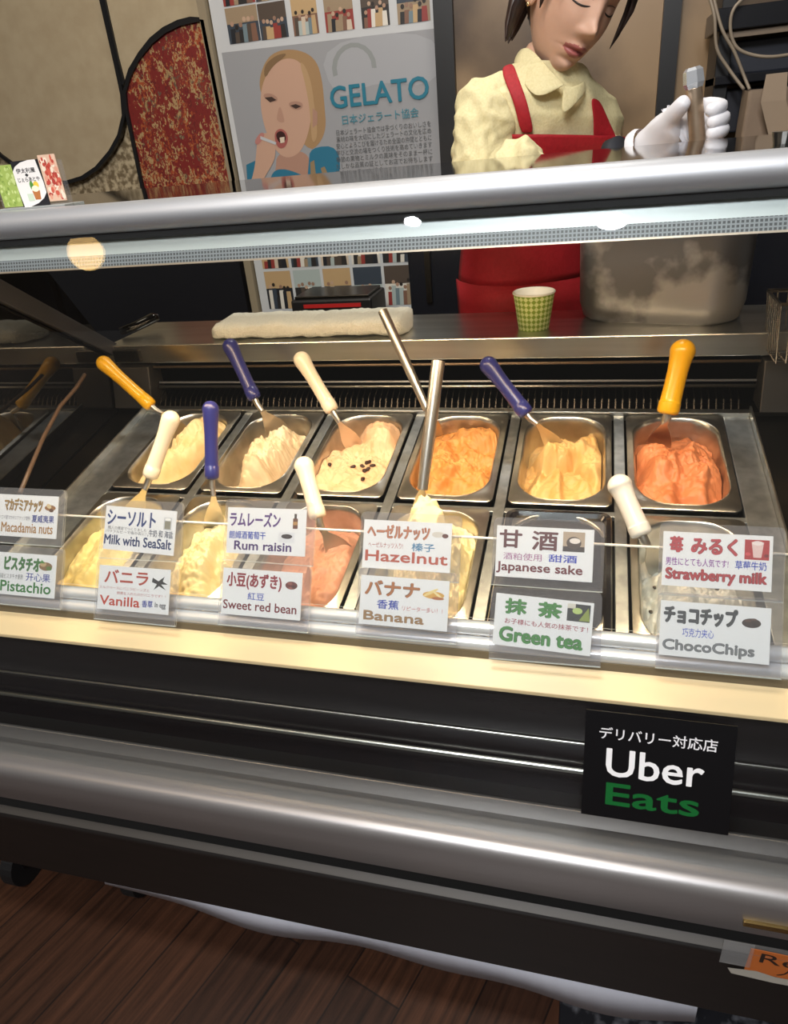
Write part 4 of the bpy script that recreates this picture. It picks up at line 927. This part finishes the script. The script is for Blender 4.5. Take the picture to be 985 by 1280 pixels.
mb = MB(); mb.tube([(.153, -.05, .16), (.178, -.05, .16), (.178, .05, .16), (.153, .05, .16)], .004, STEEL, 8); mb.build('handle', root, (0, 0, 0), smooth=True)
# black handled tool at the left end of the ledge
a_, b3 = at(160, 424, 1.36), at(194, 408, 1.40)
o = MB().tube([(a_.x, 1.34, LZ+.012), (a_.x+.03, 1.36, LZ+.018), (b3.x, 1.40, LZ+.026), (b3.x+.012, 1.405, LZ+.027)], [.008, .010, .011, .006], BLACK_GLOSS, 14).build('black_scraper', origin=(a_.x, 1.36, LZ), smooth=True)
tag(o, 'black handled scraper lying on the left end of the steel ledge', 'scraper')
# wire basket at the right edge
q = at(968, 372, 1.24); BZ0 = at(975, 445, 1.24).z
root = empty('wire_basket', (q.x+.10, 1.24, BZ0), world=False); tag(root, 'chrome wire basket hanging at the right end of the ledge', 'basket')
bx0, bx1, hB = -.10, .10, q.z-BZ0
mb = MB(); m_w = mat('chrome_wire', '#b9b0a4', .2, 1.)
mb.tube([(bx0, -.05, hB), (bx1, -.05, hB), (bx1, .05, hB), (bx0, .05, hB), (bx0, -.05, hB)], .003, m_w, 8)
mb.build('rim', root, (0, 0, 0))
mb = MB()
for i in range(14):
    x = bx0+(bx1-bx0)*i/13
    mb.tube([(x, -.05, hB), (x*.92, -.044, .002), (x*.92, .044, .002), (x, .05, hB)], .0013, m_w, 6)
for i in range(1, 7):
    y = -.05+.1*i/7
    mb.tube([(bx0, y, hB), (bx0*.92, y, .002), (bx1*.92, y, .002), (bx1, y, hB)], .0013, m_w, 6)
mb.build('wires', root, (0, 0, 0))

# ================================================================ RIGHT: EQUIPMENT, CABLES, BAG
eq = at(940, 100, 2.0)
root = empty('equipment_rack', (.52, 2.0, 1.06)); tag(root, 'black equipment rack with shelves in the upper right corner', 'rack')
def B(x0, y0, x1, y1, Y, t, material, name, par=root, **k):
    a_, b_ = at(x0, y1, Y), at(x1, y0, Y); return MB().box((a_.x, Y, a_.z), (b_.x, Y+t, b_.z), material).build(name, par, **k)
XL = at(897, 60, 1.98).x
MB().box((XL, 1.98, 1.06), (XL+.03, 2.14, 1.75), BLACK).build('post', root, bevel=.002)
MB().box((XL+.40, 1.98, 1.06), (XL+.43, 2.14, 1.75), BLACK).build('post', root, bevel=.002)
zs = at(940, 27, 1.98).z
MB().box((XL-.012, 1.96, zs-.012), (XL+.45, 2.14, zs+.03), BLACK_PANEL).build('shelf', root, bevel=.002)
zs2 = at(940, 95, 1.98).z
MB().box((XL, 1.965, zs2-.012), (XL+.45, 2.14, zs2+.006), BLACK_PANEL).build('shelf', root, bevel=.002)
MB().box((XL+.015, 1.972, zs-.026), (XL+.44, 1.985, zs-.014), mat('brown_strip', '#7a6a58', .5)).build('shelf_strip', root)
MB().box((XL+.03, 2.02, zs2+.006), (XL+.40, 2.12, zs-.03), mat('grey_plastic', '#2c2f38', .35)).build('device', root, bevel=.004)
MB().box((XL+.03, 2.0, zs2-.11), (XL+.40, 2.12, zs2-.02), mat('grey_plastic2', '#22242c', .35)).build('device', root, bevel=.004)
o = MB().ball((XL+.12, 1.985, zs2-.07), (.018, .004, .012), mat('dark_red', '#7a2030', .5)).build('indicator', root, smooth=True)
def cable(label, pts, r_=.0035):
    P_ = [Vector(p) for p in pts]; out = []
    for i in range(len(P_)-1):
        p0, p1, p2, p3 = P_[max(i-1, 0)], P_[i], P_[i+1], P_[min(i+2, len(P_)-1)]
        for k in range(8):
            t = k/8; out.append(.5*((2*p1)+(-p0+p2)*t+(2*p0-5*p1+4*p2-p3)*t*t+(-p0+3*p1-3*p2+p3)*t**3))
    out.append(P_[-1])
    o = MB().tube(out, r_, mat('beige_cable', '#8a7d6c', .5), 8).build('cable', origin=P_[-1], smooth=True); tag(o, label, 'cable', 'beige cables on the rack'); return o
cable('thin beige cable looping in a wide curve across the black rack', pxpts((940, -10, 1.95), (918, 10, 1.94), (913, 35, 1.94), (920, 58, 1.94), (938, 68, 1.94), (965, 71, 1.94), (1000, 66, 1.95)))
cable('beige cable hanging down the left post of the rack to the paper bag', pxpts((884, -12, 1.95), (893, 20, 1.94), (896, 60, 1.94), (910, 85, 1.94), (930, 112, 1.93)))
cable('beige cable slanting from the rack shelf to the paper bag', pxpts((890, -12, 1.95), (902, 35, 1.94), (918, 65, 1.94), (930, 95, 1.94), (937, 112, 1.93)))
# paper bag on the back counter
a_, b3 = at(918, 190, 1.88), at(1010, 105, 1.88)
root = empty('paper_bag', ((a_.x+b3.x)/2, 1.93, 1.06)); tag(root, 'brown paper bag standing right of the gloved hand', 'bag')
m_bag = noise_mat('kraft_paper', '#7d6a58', '#8d7a66', 12, .7)
zt = at(940, 112, 1.88).z
mb = MB(); rows = []
for (zz_, s_) in ((1.06, 1.0), (1.1, 1.01), (1.15, .99), (zt-.03, .96), (zt, .95)):
    rows.append([Vector((p_[0]*s_+(a_.x+b3.x)/2+.01, p_[1]*s_*(1 if zz_ < 1.1 else .8)+1.925, zz_+(.006*noise.noise(Vector((p_[0]*30, p_[1]*30, 0))) if zz_ > 1 else 0))) for p_ in rrect(b3.x-a_.x, .11, .008, 3)])
mb.grid(rows, m_bag, True); mb.f.append(list(range(16))); mb.mi.append(0)
sb = mb.build('body', root); so = sb.modifiers.new('t', 'SOLIDIFY'); so.thickness = .0012
q = at(968, 92, 1.86); q2 = at(975, 185, 1.86)
rows = [[(q.x-.018, 1.845, q.z), (q.x+.022, 1.845, q.z)], [(q.x-.022, 1.84, q.z-.05), (q.x+.026, 1.84, q.z-.05)], [(q2.x-.02, 1.838, q2.z), (q2.x+.03, 1.838, q2.z)]]
o = MB().grid([[Vector(a) for a in r_] for r_ in rows], mat('kraft_flap', '#94816c', .7)).build('flap', root); so = o.modifiers.new('t', 'SOLIDIFY'); so.thickness = .001

#PERSON>
# ================================================================ THE WORKER
person = empty('person', (-.12, 1.68, 0)); tag(person, 'shop worker in cream shirt and red apron looking down, gloved hand holding a steel handle', 'person')
M_SKIN = noise_mat('skin', '#c49a82', '#cda48c', 12, .5, Subsurface_Weight=.15, Subsurface_Radius=(.012, .005, .003), Subsurface_Scale=.5)
M_LIP = mat('lips', '#a05a56', .4); M_HAIR = noise_mat('dark_hair', '#1b1311', '#3a2a24', 60, .38, stretch=(1, 1, .06)); M_LASH = mat('lashes', '#1a1210', .6); M_BROW = mat('brows', '#4a342b', .7)
M_SHIRT = noise_mat('cream_shirt', '#d9cd9c', '#e2d7aa', 260, .75, bump=.15); M_RED = noise_mat('red_apron', '#9c0f1c', '#a81422', 180, .7, bump=.1)
M_GLOVE = mat('white_glove', '#e4e4ea', .45); M_BLK = mat('black_cloth', '#15151a', .7)
Lx = Vector((.76, .57, -.30)).normalized(); Uz = Vector((.451, -.14, .882)); Uz = (Uz-Lx*Uz.dot(Lx)).normalized(); Fy = Lx.cross(Uz).normalized()
EYE = at(749, 8, 1.43); HC = EYE-Fy*.082
HS = .97
def hw(p): return HC+(Lx*p[0]+Fy*p[1]+Uz*p[2])*HS
def gs(x, z_, x0, z0, sx, sz): return math.exp(-((x-x0)/sx)**2-((z_-z0)/sz)**2)
def head_pt(th, ph, scale=1.0):
    s_, c_ = math.sin(ph), math.cos(ph); x = s_*math.sin(th); y = s_*math.cos(th); zz = c_
    X = .073*x; Yv = (.088 if y > 0 else .100)*y; Z = (.118 if zz > 0 else .121)*zz
    if zz < 0:
        t = -zz
        X *= 1-.30*t**1.5
        if y > 0: Yv = Yv*(1-.10*t)+.020*t**2*max(0, y)**.4
        else: Yv *= 1-.45*t**1.2
    if y > .1:
        k = min(1, (y-.1)/.3)
        Yv -= k*.012*(abs(X)/.07)**2.5 if zz < .2 else 0
        d_ = 0
        d_ += .010*gs(X, Z, 0, -.012, .011, .026)+.019*gs(X, Z, 0, -.034, .011, .012)
        for sg in (-1, 1):
            d_ += .007*gs(X, Z, sg*.013, -.040, .008, .007)
            d_ -= .011*gs(X, Z, sg*.031, .001, .018, .012)
            d_ += .0075*gs(X, Z, sg*.031, -.002, .013, .009)
            d_ += .004*gs(X, Z, sg*.030, .022, .022, .008)
            d_ += .004*gs(X, Z, sg*.040, -.035, .022, .02)
        d_ += .0075*gs(X, Z, 0, -.0635, .019, .0055)+.008*gs(X, Z, 0, -.0755, .015, .0065)-.005*gs(X, Z, 0, -.0695, .021, .0022)
        d_ += .008*gs(X, Z, 0, -.101, .018, .012)-.004*gs(X, Z, 0, -.087, .02, .005)
        Yv += k*d_
    return Vector((X, Yv, Z))*scale
def build_head(mb):
    NU, NV = 320, 240; rows = []
    for j in range(NV+1):
        ph = PI*j/NV; rows.append([head_pt(2*PI*i/NU+PI, ph) for i in range(NU)])
    base = len(mb.v); mb.v += [hw(p) for r_ in rows for p in r_]
    i_s, i_l, i_a, i_b = mb.m(M_SKIN), mb.m(M_LIP), mb.m(M_LASH), mb.m(M_BROW)
    for j in range(NV):
        for i in range(NU):
            a, b_, c_, d_ = (j*NU+i, j*NU+(i+1) % NU, (j+1)*NU+(i+1) % NU, (j+1)*NU+i)
            p = (rows[j][i]+rows[j+1][(i+1) % NU])/2; mi = i_s
            if p.y > .05:
                x, z_ = p.x, p.z
                if abs(x) < .0235:
                    up_ = -.0595-.004*(abs(x)/.0235)**1.5-(.0018 if abs(x) < .003 else 0); lo_ = -.0815+.0115*(abs(x)/.0235)**2
                    if lo_ < z_ < up_: mi = i_l
            mb.f.append([base+a, base+b_, base+c_, base+d_]); mb.mi.append(mi)
    hb = BVHTree.FromPolygons([p for r_ in rows for p in r_], [(j*NU+i, j*NU+(i+1) % NU, (j+1)*NU+(i+1) % NU, (j+1)*NU+i) for j in range(NV) for i in range(NU)])
    def face_line(pts, rads, material):
        out = []
        for x_, z_ in pts:
            h_ = hb.ray_cast(Vector((x_, .3, z_)), Vector((0, -1, 0))); out.append(hw(h_[0] if h_[0] is not None else Vector((x_, .09, z_))))
        mb.tube(out, rads, material, 8)
    for sg in (-1, 1):
        q_ = [k/10-1 for k in range(21)]
        face_line([(sg*.031+t*.0155, -.0045-.0038*(1-t*t)) for t in q_], [.0004+.0011*(1-t*t)**.5 for t in q_], M_LASH)
        face_line([(sg*.031+t*.0165, .0045+.0018*(1-t*t)) for t in q_], [.0003+.0004*(1-t*t) for t in q_], M_BROW)
        face_line([(sg*.033+t*.019, .0245-.004*t*t) for t in q_], [.0005+.0019*(1-t*t)**.7 for t in q_], M_BROW)
    for sg in (-1, 1):
        Mx = Matrix((Lx, Fy, Uz)).transposed()
        mb.ball(hw((sg*.0745, -.012, -.010)), (.009, .017, .030), M_SKIN, 16, 12, Mx @ Matrix.Rotation(sg*.25, 3, 'Z') @ Matrix.Rotation(-.2, 3, 'X'))
        mb.ball(hw((sg*.076, -.004, -.030)), (.006, .009, .011), M_SKIN, 12, 8, Mx)
sh_r = at(612, 114, 1.47); el_r = at(592, 278, 1.42); cu_r = at(654, 192, 1.27)
sh_l = at(742, 168, 1.60); el_l = at(768, 232, 1.57); wr_l = at(792, 195, 1.335)
NB = Vector((-.103, 1.535, 1.265)); NT = HC+Uz*-.075-Fy*.03
PEL, SPN, CHE = Vector((-.13, 1.68, .92)), Vector((-.125, 1.655, 1.05)), Vector((-.112, 1.60, 1.165))
hd_r = cu_r+Vector((.045, .010, -.085))
chains = [[(PEL, (.11, .09)), (SPN, (.10, .085)), (CHE, (.105, .08)), (NB, .052), (NB.lerp(NT, .55), .043), (NT, .043)],
          [(CHE, (.105, .08)), (sh_r, .042), (el_r, .034), (cu_r, .026), (cu_r.lerp(hd_r, .5), .024), (hd_r, .02)],
          [(CHE, (.105, .08)), (sh_l, .042), (el_l, .034), (wr_l, .025), (at(806, 189, 1.32), .025)]]
for sg in (-1, 1):
    hip = PEL+Vector((sg*.068, sg*.052, -.06)); chains.append([(PEL, (.11, .09)), (hip, .075), (hip+Vector((.0, -.01, -.40)), .05), (hip+Vector((0, .01, -.80)), .036), (hip+Vector((.04, -.09, -.835)), .03)])
for q_ in range(4):   # fingers of the right hand, resting on the counter behind the case
    o_ = Vector((.0, .0, .016*(q_-1.5))); chains.append([(hd_r, .02), (hd_r+Vector((.035, -.012, 0))+o_, .0085), (hd_r+Vector((.055, -.030, -.006))+o_, .0078), (hd_r+Vector((.055, -.047, -.010))+o_, .007)])
V, Fc = skin_mesh(chains, 2); mb = MB(); mb.add(V, Fc, M_SKIN); build_head(mb)
mb.build('body', person, smooth=True)
# trousers and shoes
tr = []
for sg in (-1, 1):
    hip = PEL+Vector((sg*.068, sg*.052, -.06)); tr.append([(PEL, (.10, .085)), (hip, .082), (hip+Vector((.0, -.01, -.40)), .066), (hip+Vector((0, .01, -.77)), .055)])
V, Fc = skin_mesh(tr, 2); MB().add(V, Fc, M_BLK).build('trousers', person, smooth=True)
for sg in (-1, 1):
    ft = PEL+Vector((sg*.068, sg*.052, -.92)); f_ = Vector((.61, -.79, 0)); rows = []
    for s_, w_, h_ in ((-.07, .03, .05), (-.05, .042, .07), (0, .045, .075), (.06, .047, .055), (.12, .046, .04), (.16, .03, .03)):
        c_ = ft+f_*s_; l_ = Vector((.79, .61, 0)); rows.append([c_+l_*w_*math.cos(a)+Vector((0, 0, max(0, h_*.5+h_*.5*math.sin(a)))) for a in [2*PI*k/14 for k in range(14)]])
    mb = MB(); mb.grid(rows, BLACK, True); mb.f += [list(range(14))[::-1], list(range(70, 84))]; mb.mi += [0, 0]; mb.build('shoe', person, smooth=True)
# shirt: torso loft and two full sleeves
l_ = Vector((.79, .61, 0)); f_ = Vector((.61, -.79, 0))
SEC = [(.90, PEL, .165, .125), (1.00, SPN, .152, .118), (1.08, SPN.lerp(CHE, .4), .155, .120), (1.15, CHE, .162, .122), (1.20, CHE.lerp(NB, .4), .163, .112), (1.235, CHE.lerp(NB, .7), .145, .092), (1.262, NB, .095, .070), (1.285, NB+Vector((.006, -.02, .0)), .060, .052)]
def torso(t, a, k=1.):
    t = max(0, min(len(SEC)-1.001, t)); i = int(t); u = t-i
    z0, c0, w0, d0 = SEC[i]; z1, c1, w1, d1 = SEC[i+1]
    c_ = c0.lerp(c1, u); w_, dd = w0+(w1-w0)*u, d0+(d1-d0)*u; zz = z0+(z1-z0)*u
    ca, sa = math.cos(a), math.sin(a); ca = math.copysign(abs(ca)**.85, ca); sa = math.copysign(abs(sa)**.85, sa)
    tilt = -.10*ca*w_*(1 if zz > 1.1 else 0)   # her left shoulder is lower
    return Vector((c_.x, c_.y, zz+tilt))+l_*ca*w_*k+f_*sa*dd*k
mb = MB(); rows = []
for j in range(57):
    t = j/56*(len(SEC)-1); r_ = []
    for i in range(72):
        a = 2*PI*i/72; p = torso(t, a); r_.append(p+(l_*math.cos(a)+f_*math.sin(a))*(.006*noise.noise(p*16)+.004*noise.noise(p*38)))
    rows.append(r_)
mb.grid(rows, M_SHIRT, True)
def sleeve(chain, amp):
    V, Fc = skin_mesh([chain], 4); bm = bmesh.new(); vs = [bm.verts.new(v) for v in V]
    for f in Fc:
        try: bm.faces.new([vs[i] for i in f])
        except ValueError: pass
    bm.normal_update(); out = []
    for v in bm.verts:
        p = v.co; w_ = noise.noise(Vector((p.x*14, p.y*14, p.z*9))); r2 = 1-abs(noise.noise(Vector((p.x*22+p.z*14, p.y*22, p.z*12+3)))); 
        out.append(p+v.normal*(amp*1.1*w_+amp*1.5*(r2-.75)+amp*.35*noise.noise(p*60)))
    bm.free(); mb.add(out, Fc, M_SHIRT)
sleeve([(sh_r+(CHE.lerp(NB, .5)-sh_r).normalized()*.07, .046), (sh_r, .052), (sh_r.lerp(el_r, .5), .053), (el_r, .056), (el_r.lerp(cu_r, .6), .048), (cu_r, .044), (cu_r.lerp(hd_r, .45), .036)], .015)
sleeve([(sh_l+(CHE.lerp(NB, .5)-sh_l).normalized()*.07, .042), (sh_l, .046), (sh_l.lerp(el_l, .5), .046), (el_l, .045), (el_l.lerp(wr_l, .6), .038)], .008)
shirt = mb.build('shirt', person, smooth=True, recalc=False)
V_all = [v.co+Vector(person['_o']) for v in shirt.data.vertices]; bvh = BVHTree.FromPolygons(V_all, [list(p.vertices) for p in shirt.data.polygons])
# collar: two pointed flaps round the neck
def onto(x, y, Y, lift):
    """point of a ray through the place (x, y at depth Y), laid on the shirt"""
    tgt = at(x, y, Y); o_ = Vector((0, 0, H)); d_ = (tgt-o_).normalized(); hit = bvh.ray_cast(o_, d_)
    p = hit[0] if hit[0] is not None and abs(hit[0].y-Y) < .25 else tgt
    return p-d_*lift
def sheet(name, rows_px, material, t, Y=1.48, lift=.008):
    rows = [[onto(x, y, Y, lift) for x, y in r_] for r_ in rows_px]
    o = MB().grid(rows, material).build(name, person, smooth=True); s_ = o.modifiers.new('t', 'SOLIDIFY'); s_.thickness = t; s_.offset = 0
    u_ = o.modifiers.new('u', 'SUBSURF'); u_.levels = u_.render_levels = 2
    return o
def flap(pts, name='collar'):
    rows = [[Vector(a), Vector(b2)] for a, b2 in pts]; rows = [[a, a.lerp(b2, .5)+Vector((0, -.004, .002)), b2] for a, b2 in rows]
    o = MB().grid(rows, M_SHIRT).build(name, person, smooth=True); s_ = o.modifiers.new('t', 'SOLIDIFY'); s_.thickness = .003
    u_ = o.modifiers.new('u', 'SUBSURF'); u_.levels = u_.render_levels = 2
flap([(at(648, 62, 1.55), at(640, 80, 1.535)), (at(660, 55, 1.50), at(645, 90, 1.475)), (at(676, 72, 1.462), at(656, 108, 1.437)), (at(690, 88, 1.448), at(668, 122, 1.425)), (at(702, 100, 1.445), at(684, 118, 1.428)), (at(707, 106, 1.446), at(704, 108, 1.440))])
flap([(at(706, 106, 1.452), at(704, 116, 1.445)), (at(716, 108, 1.455), at(700, 150, 1.440)), (at(728, 104, 1.47), at(722, 128, 1.452)), (at(732, 100, 1.50), at(734, 116, 1.485))])
# dark undershirt at the throat
mb = MB(); rows = []
for s_ in range(5):
    q_ = NB.lerp(NT, .05+.12*s_); rows.append([q_+l_*(.0505-.001*s_)*math.cos(a)+f_*(.052-.001*s_)*math.sin(a) for a in [2*PI*k/24 for k in range(24)]])
o = mb.grid(rows, M_BLK, True).build('undershirt', person, smooth=True)
# apron: bib, straps, skirt
mb = MB()
def patch(t0, t1, a0, a1, k, n=14, m_=18):
    return [[torso(t0+(t1-t0)*j/n, a0+(a1-a0)*i/m_, k)+f_*.004 for i in range(m_+1)] for j in range(n+1)]
mb.grid(patch(-.0, 2.0, -.45, PI+.35, 1.07), M_RED); mb.grid(patch(2.0, 3.35, .62, PI-.80, 1.075), M_RED)
for rws in ([[torso(0, -.45+(PI+.8)*i/18, 1.07)-Vector((0, 0, .30*j/6))+f_*.02*j/6 for i in range(19)] for j in range(7)],): mb.grid(rws, M_RED)
ap = mb.build('apron', person, smooth=True); s_ = ap.modifiers.new('t', 'SOLIDIFY'); s_.thickness = .003; s_.offset = 1
sheet('apron_strap', [[(626, 84), (634, 80), (642, 78)], [(630, 100), (638, 97), (647, 94)], [(638, 118), (646, 114), (654, 112)], [(644, 136), (652, 133), (660, 130)], [(647, 152), (656, 150), (664, 148)], [(652, 168), (660, 167), (668, 166)]], M_RED, .004)
sheet('apron_strap', [[(738, 122), (744, 122), (750, 126)], [(741, 140), (749, 140), (758, 143)], [(742, 158), (754, 158), (766, 161)], [(740, 178), (758, 178), (776, 182)]], M_RED, .004, Y=1.52)
# hair: cap, fringe, side locks, pony tail
mb = MB(); NU, NV = 96, 48; rows = []
def hair_lim(th):  # lowest polar angle of the hair for a direction (0 = face)
    c_ = math.cos(th)
    return 1.02 if c_ > .6 else (1.02+(.6-c_)*1.0 if c_ > .1 else (1.52+(.1-c_)*.75))
for j in range(NV+1):
    r_ = []
    for i in range(NU):
        th = 2*PI*i/NU; ph = min(2.35, hair_lim(th))*j/NV; p = head_pt(th, ph, 1.0); q_ = p*1.10+Vector((0, -.002, .004))
        q_ += q_.normalized()*.003*noise.noise(Vector((math.sin(th)*9, math.cos(th)*9, ph)))
        if j == NV: q_ = p*1.005
        r_.append(hw(q_))
    rows.append(r_)
mb.grid(rows, M_HAIR, True); mb.build('hair', person, smooth=True)
mb = MB()
def lock(pts, r0, flat=.45):
    P_ = [hw(p) for p in pts]; n = len(P_); rows = []
    for i, p in enumerate(P_):
        t_ = (P_[min(i+1, n-1)]-P_[max(0, i-1)]).normalized(); a_ = t_.cross(Fy).normalized() if abs(t_.dot(Fy)) < .9 else Lx; b2 = t_.cross(a_)
        rr = r0*(1-(i/(n-1))**2.2*.93); rows.append([p+a_*rr*math.cos(g)+b2*rr*flat*math.sin(g) for g in [2*PI*k/10 for k in range(10)]])
    mb.grid(rows, M_HAIR, True)
for k in range(9):
    x0 = -.05+.0125*k; dr = (k-4)*.004
    lock([(x0*.7, .062, .092), (x0*.95+dr*.3, .083, .065), (x0*1.1+dr, .090, .040), (x0*1.2+dr*1.4, .088, .022+.006*abs(k-4))], .011)
lock([(.060, .045, .070), (.074, .050, .040), (.080, .050, .005), (.082, .048, -.030), (.080, .048, -.052)], .009)
lock([(.050, .065, .075), (.068, .066, .045), (.074, .068, .010), (.072, .070, -.020)], .008)
lock([(-.060, .045, .070), (-.074, .046, .040), (-.080, .040, .010), (-.080, .036, -.015), (-.076, .034, -.036)], .013)
lock([(-.045, .066, .080), (-.066, .066, .050), (-.074, .062, .020), (-.073, .060, -.006)], .011)
lock([(-.066, -.030, .02), (-.078, -.034, -.02), (-.080, -.036, -.055), (-.076, -.040, -.085), (-.074, -.040, -.105)], .014)
mb.build('fringe', person, smooth=True)
mb = MB()
for k in range(6):
    o_ = Vector((.012*math.cos(k), 0, .010*math.sin(k)))
    lock([Vector((-.03, -.088, .005))+o_, Vector((-.045, -.092, -.02))+o_, Vector((-.055, -.082, -.055))+o_*.8, Vector((-.060, -.068, -.085))+o_*.7, Vector((-.062, -.058, -.105))+o_*.6], .015, .9)
mb.build('pony_tail', person, smooth=True)
MB().ball(hw((-.0815, .0, -.040)), .0032, mat('pearl_gold', '#d8b98a', .2, .8), 12, 8).build('earring', person, smooth=True)
# dark band at the left wrist and the white glove
a_, b3 = at(765, 200, 1.355), at(778, 194, 1.345)
MB().tube([a_, b3], [.032, .031], mat('wrist_band', '#23262e', .7), 20).build('wrist_band', person, smooth=True)
W0, W1 = at(800, 189, 1.325), at(812, 183, 1.315)
palm, kn = at(838, 166, 1.29), at(856, 152, 1.287)
ch_ = [[(W0, .031), (W1, .027), (palm, (.026, .036)), (kn, (.018, .034))]]
for q_ in range(4):
    y0 = 131+q_*14.5; r_ = (.0108, .0112, .0108, .0098)[q_]; ex = (0, 4, 2, -4)[q_]
    ch_.append([(kn, (.018, .034)), (at(866, y0+3, 1.283), r_*1.1), (at(888+ex, y0, 1.272), r_*1.08), (at(903+ex, y0+2, 1.248), r_), (at(894+ex, y0+6, 1.230), r_*.95), (at(880+ex*.5, y0+8, 1.229), r_*.85)])
ch_.append([(palm, (.026, .036)), (at(836, 150, 1.265), .0145), (at(850, 134, 1.243), .0128), (at(860, 122, 1.232), .0108)])
V, Fc = skin_mesh(ch_, 2); mb = MB(); mb.add([v+Vector((1, 1, 1)).normalized()*.0012*noise.noise(v*90) for v in V], Fc, M_GLOVE)
mb.tube([at(797, 191, 1.327), at(802, 188, 1.323), at(806, 186, 1.32)], [.033, .034, .031], M_GLOVE, 24, caps=False)
mb.build('glove', person, smooth=True)
# the steel handle held in the glove
t0, t1 = at(866, 84, 1.250), at(873, 196, 1.252)
root = empty('held_spatula', t1); tag(root, 'steel spatula with a shiny angular cap held upright in the gloved hand', 'spatula')
ax = (t1-t0).normalized()
mb = MB(); mb.tube([t0+ax*.026, t0+ax*.027, t1, t1+ax*.05], [.0100, .0112, .0115, .010], noise_mat('bronze_steel', '#b8a28a', '#d0bca6', 20, .38, .9), 24); smooth_by_angle(mb.build('handle', root), 40)
mb = MB(); mb.tube([t0, t0+ax*.004, t0+ax*.020, t0+ax*.027], [.009, .0135, .0145, .0115], mat('cap_chrome', '#e6ecf4', .25, .7), 6); mb.build('cap', root)
mb = MB(); q_ = t1+ax*.05; mb.add([q_+RT*sx_*w_+ax*d_+FW*e_ for e_ in (-.001, .001) for sx_, w_, d_ in ((-1, .008, 0), (1, .008, 0), (1, .02, .05), (-1, .02, .05))], [(0, 1, 2, 3), (7, 6, 5, 4), (0, 4, 5, 1), (1, 5, 6, 2), (2, 6, 7, 3), (3, 7, 4, 0)], M_BLADE); mb.build('blade', root)
#<PERSON
# ================================================================ LAMPS OF THE ROOM
def downlight(x, y, strength, color, r_=.04, label='small round ceiling downlight'):
    root = empty('ceiling_spotlight', (x, y, 2.70), world=True); tag(root, label, 'ceiling light', 'ceiling downlights')
    MB().tube([(x, y, 2.70), (x, y, 2.615)], r_*1.5, BLACK, 24).build('housing', root)
    MB().tube([(x, y, 2.6149), (x, y, 2.6135)], r_, emit_mat('downlight_glow_%d' % (x*100), color, strength), 24).build('lens', root)
downlight(.077, -1.732, 420, (.92, .97, 1), .07, 'small round ceiling downlight behind the viewer at right')
downlight(-.874, -1.625, 250, (.92, .97, 1), .04, 'small round ceiling downlight behind the viewer at left')
root = empty('pendant_lamp', (-1.87, -.62, 1.951)); tag(root, 'round warm pendant lamp hanging behind the viewer at left', 'pendant lamp')
MB().ball((-1.87, -.62, 1.951), .065, emit_mat('pendant_glow', (1, .62, .22), 12), 24, 14).build('globe', root, smooth=True)
MB().tube([(-1.87, -.62, 2.01), (-1.87, -.62, 2.70)], .004, BLACK, 8).build('cord', root)
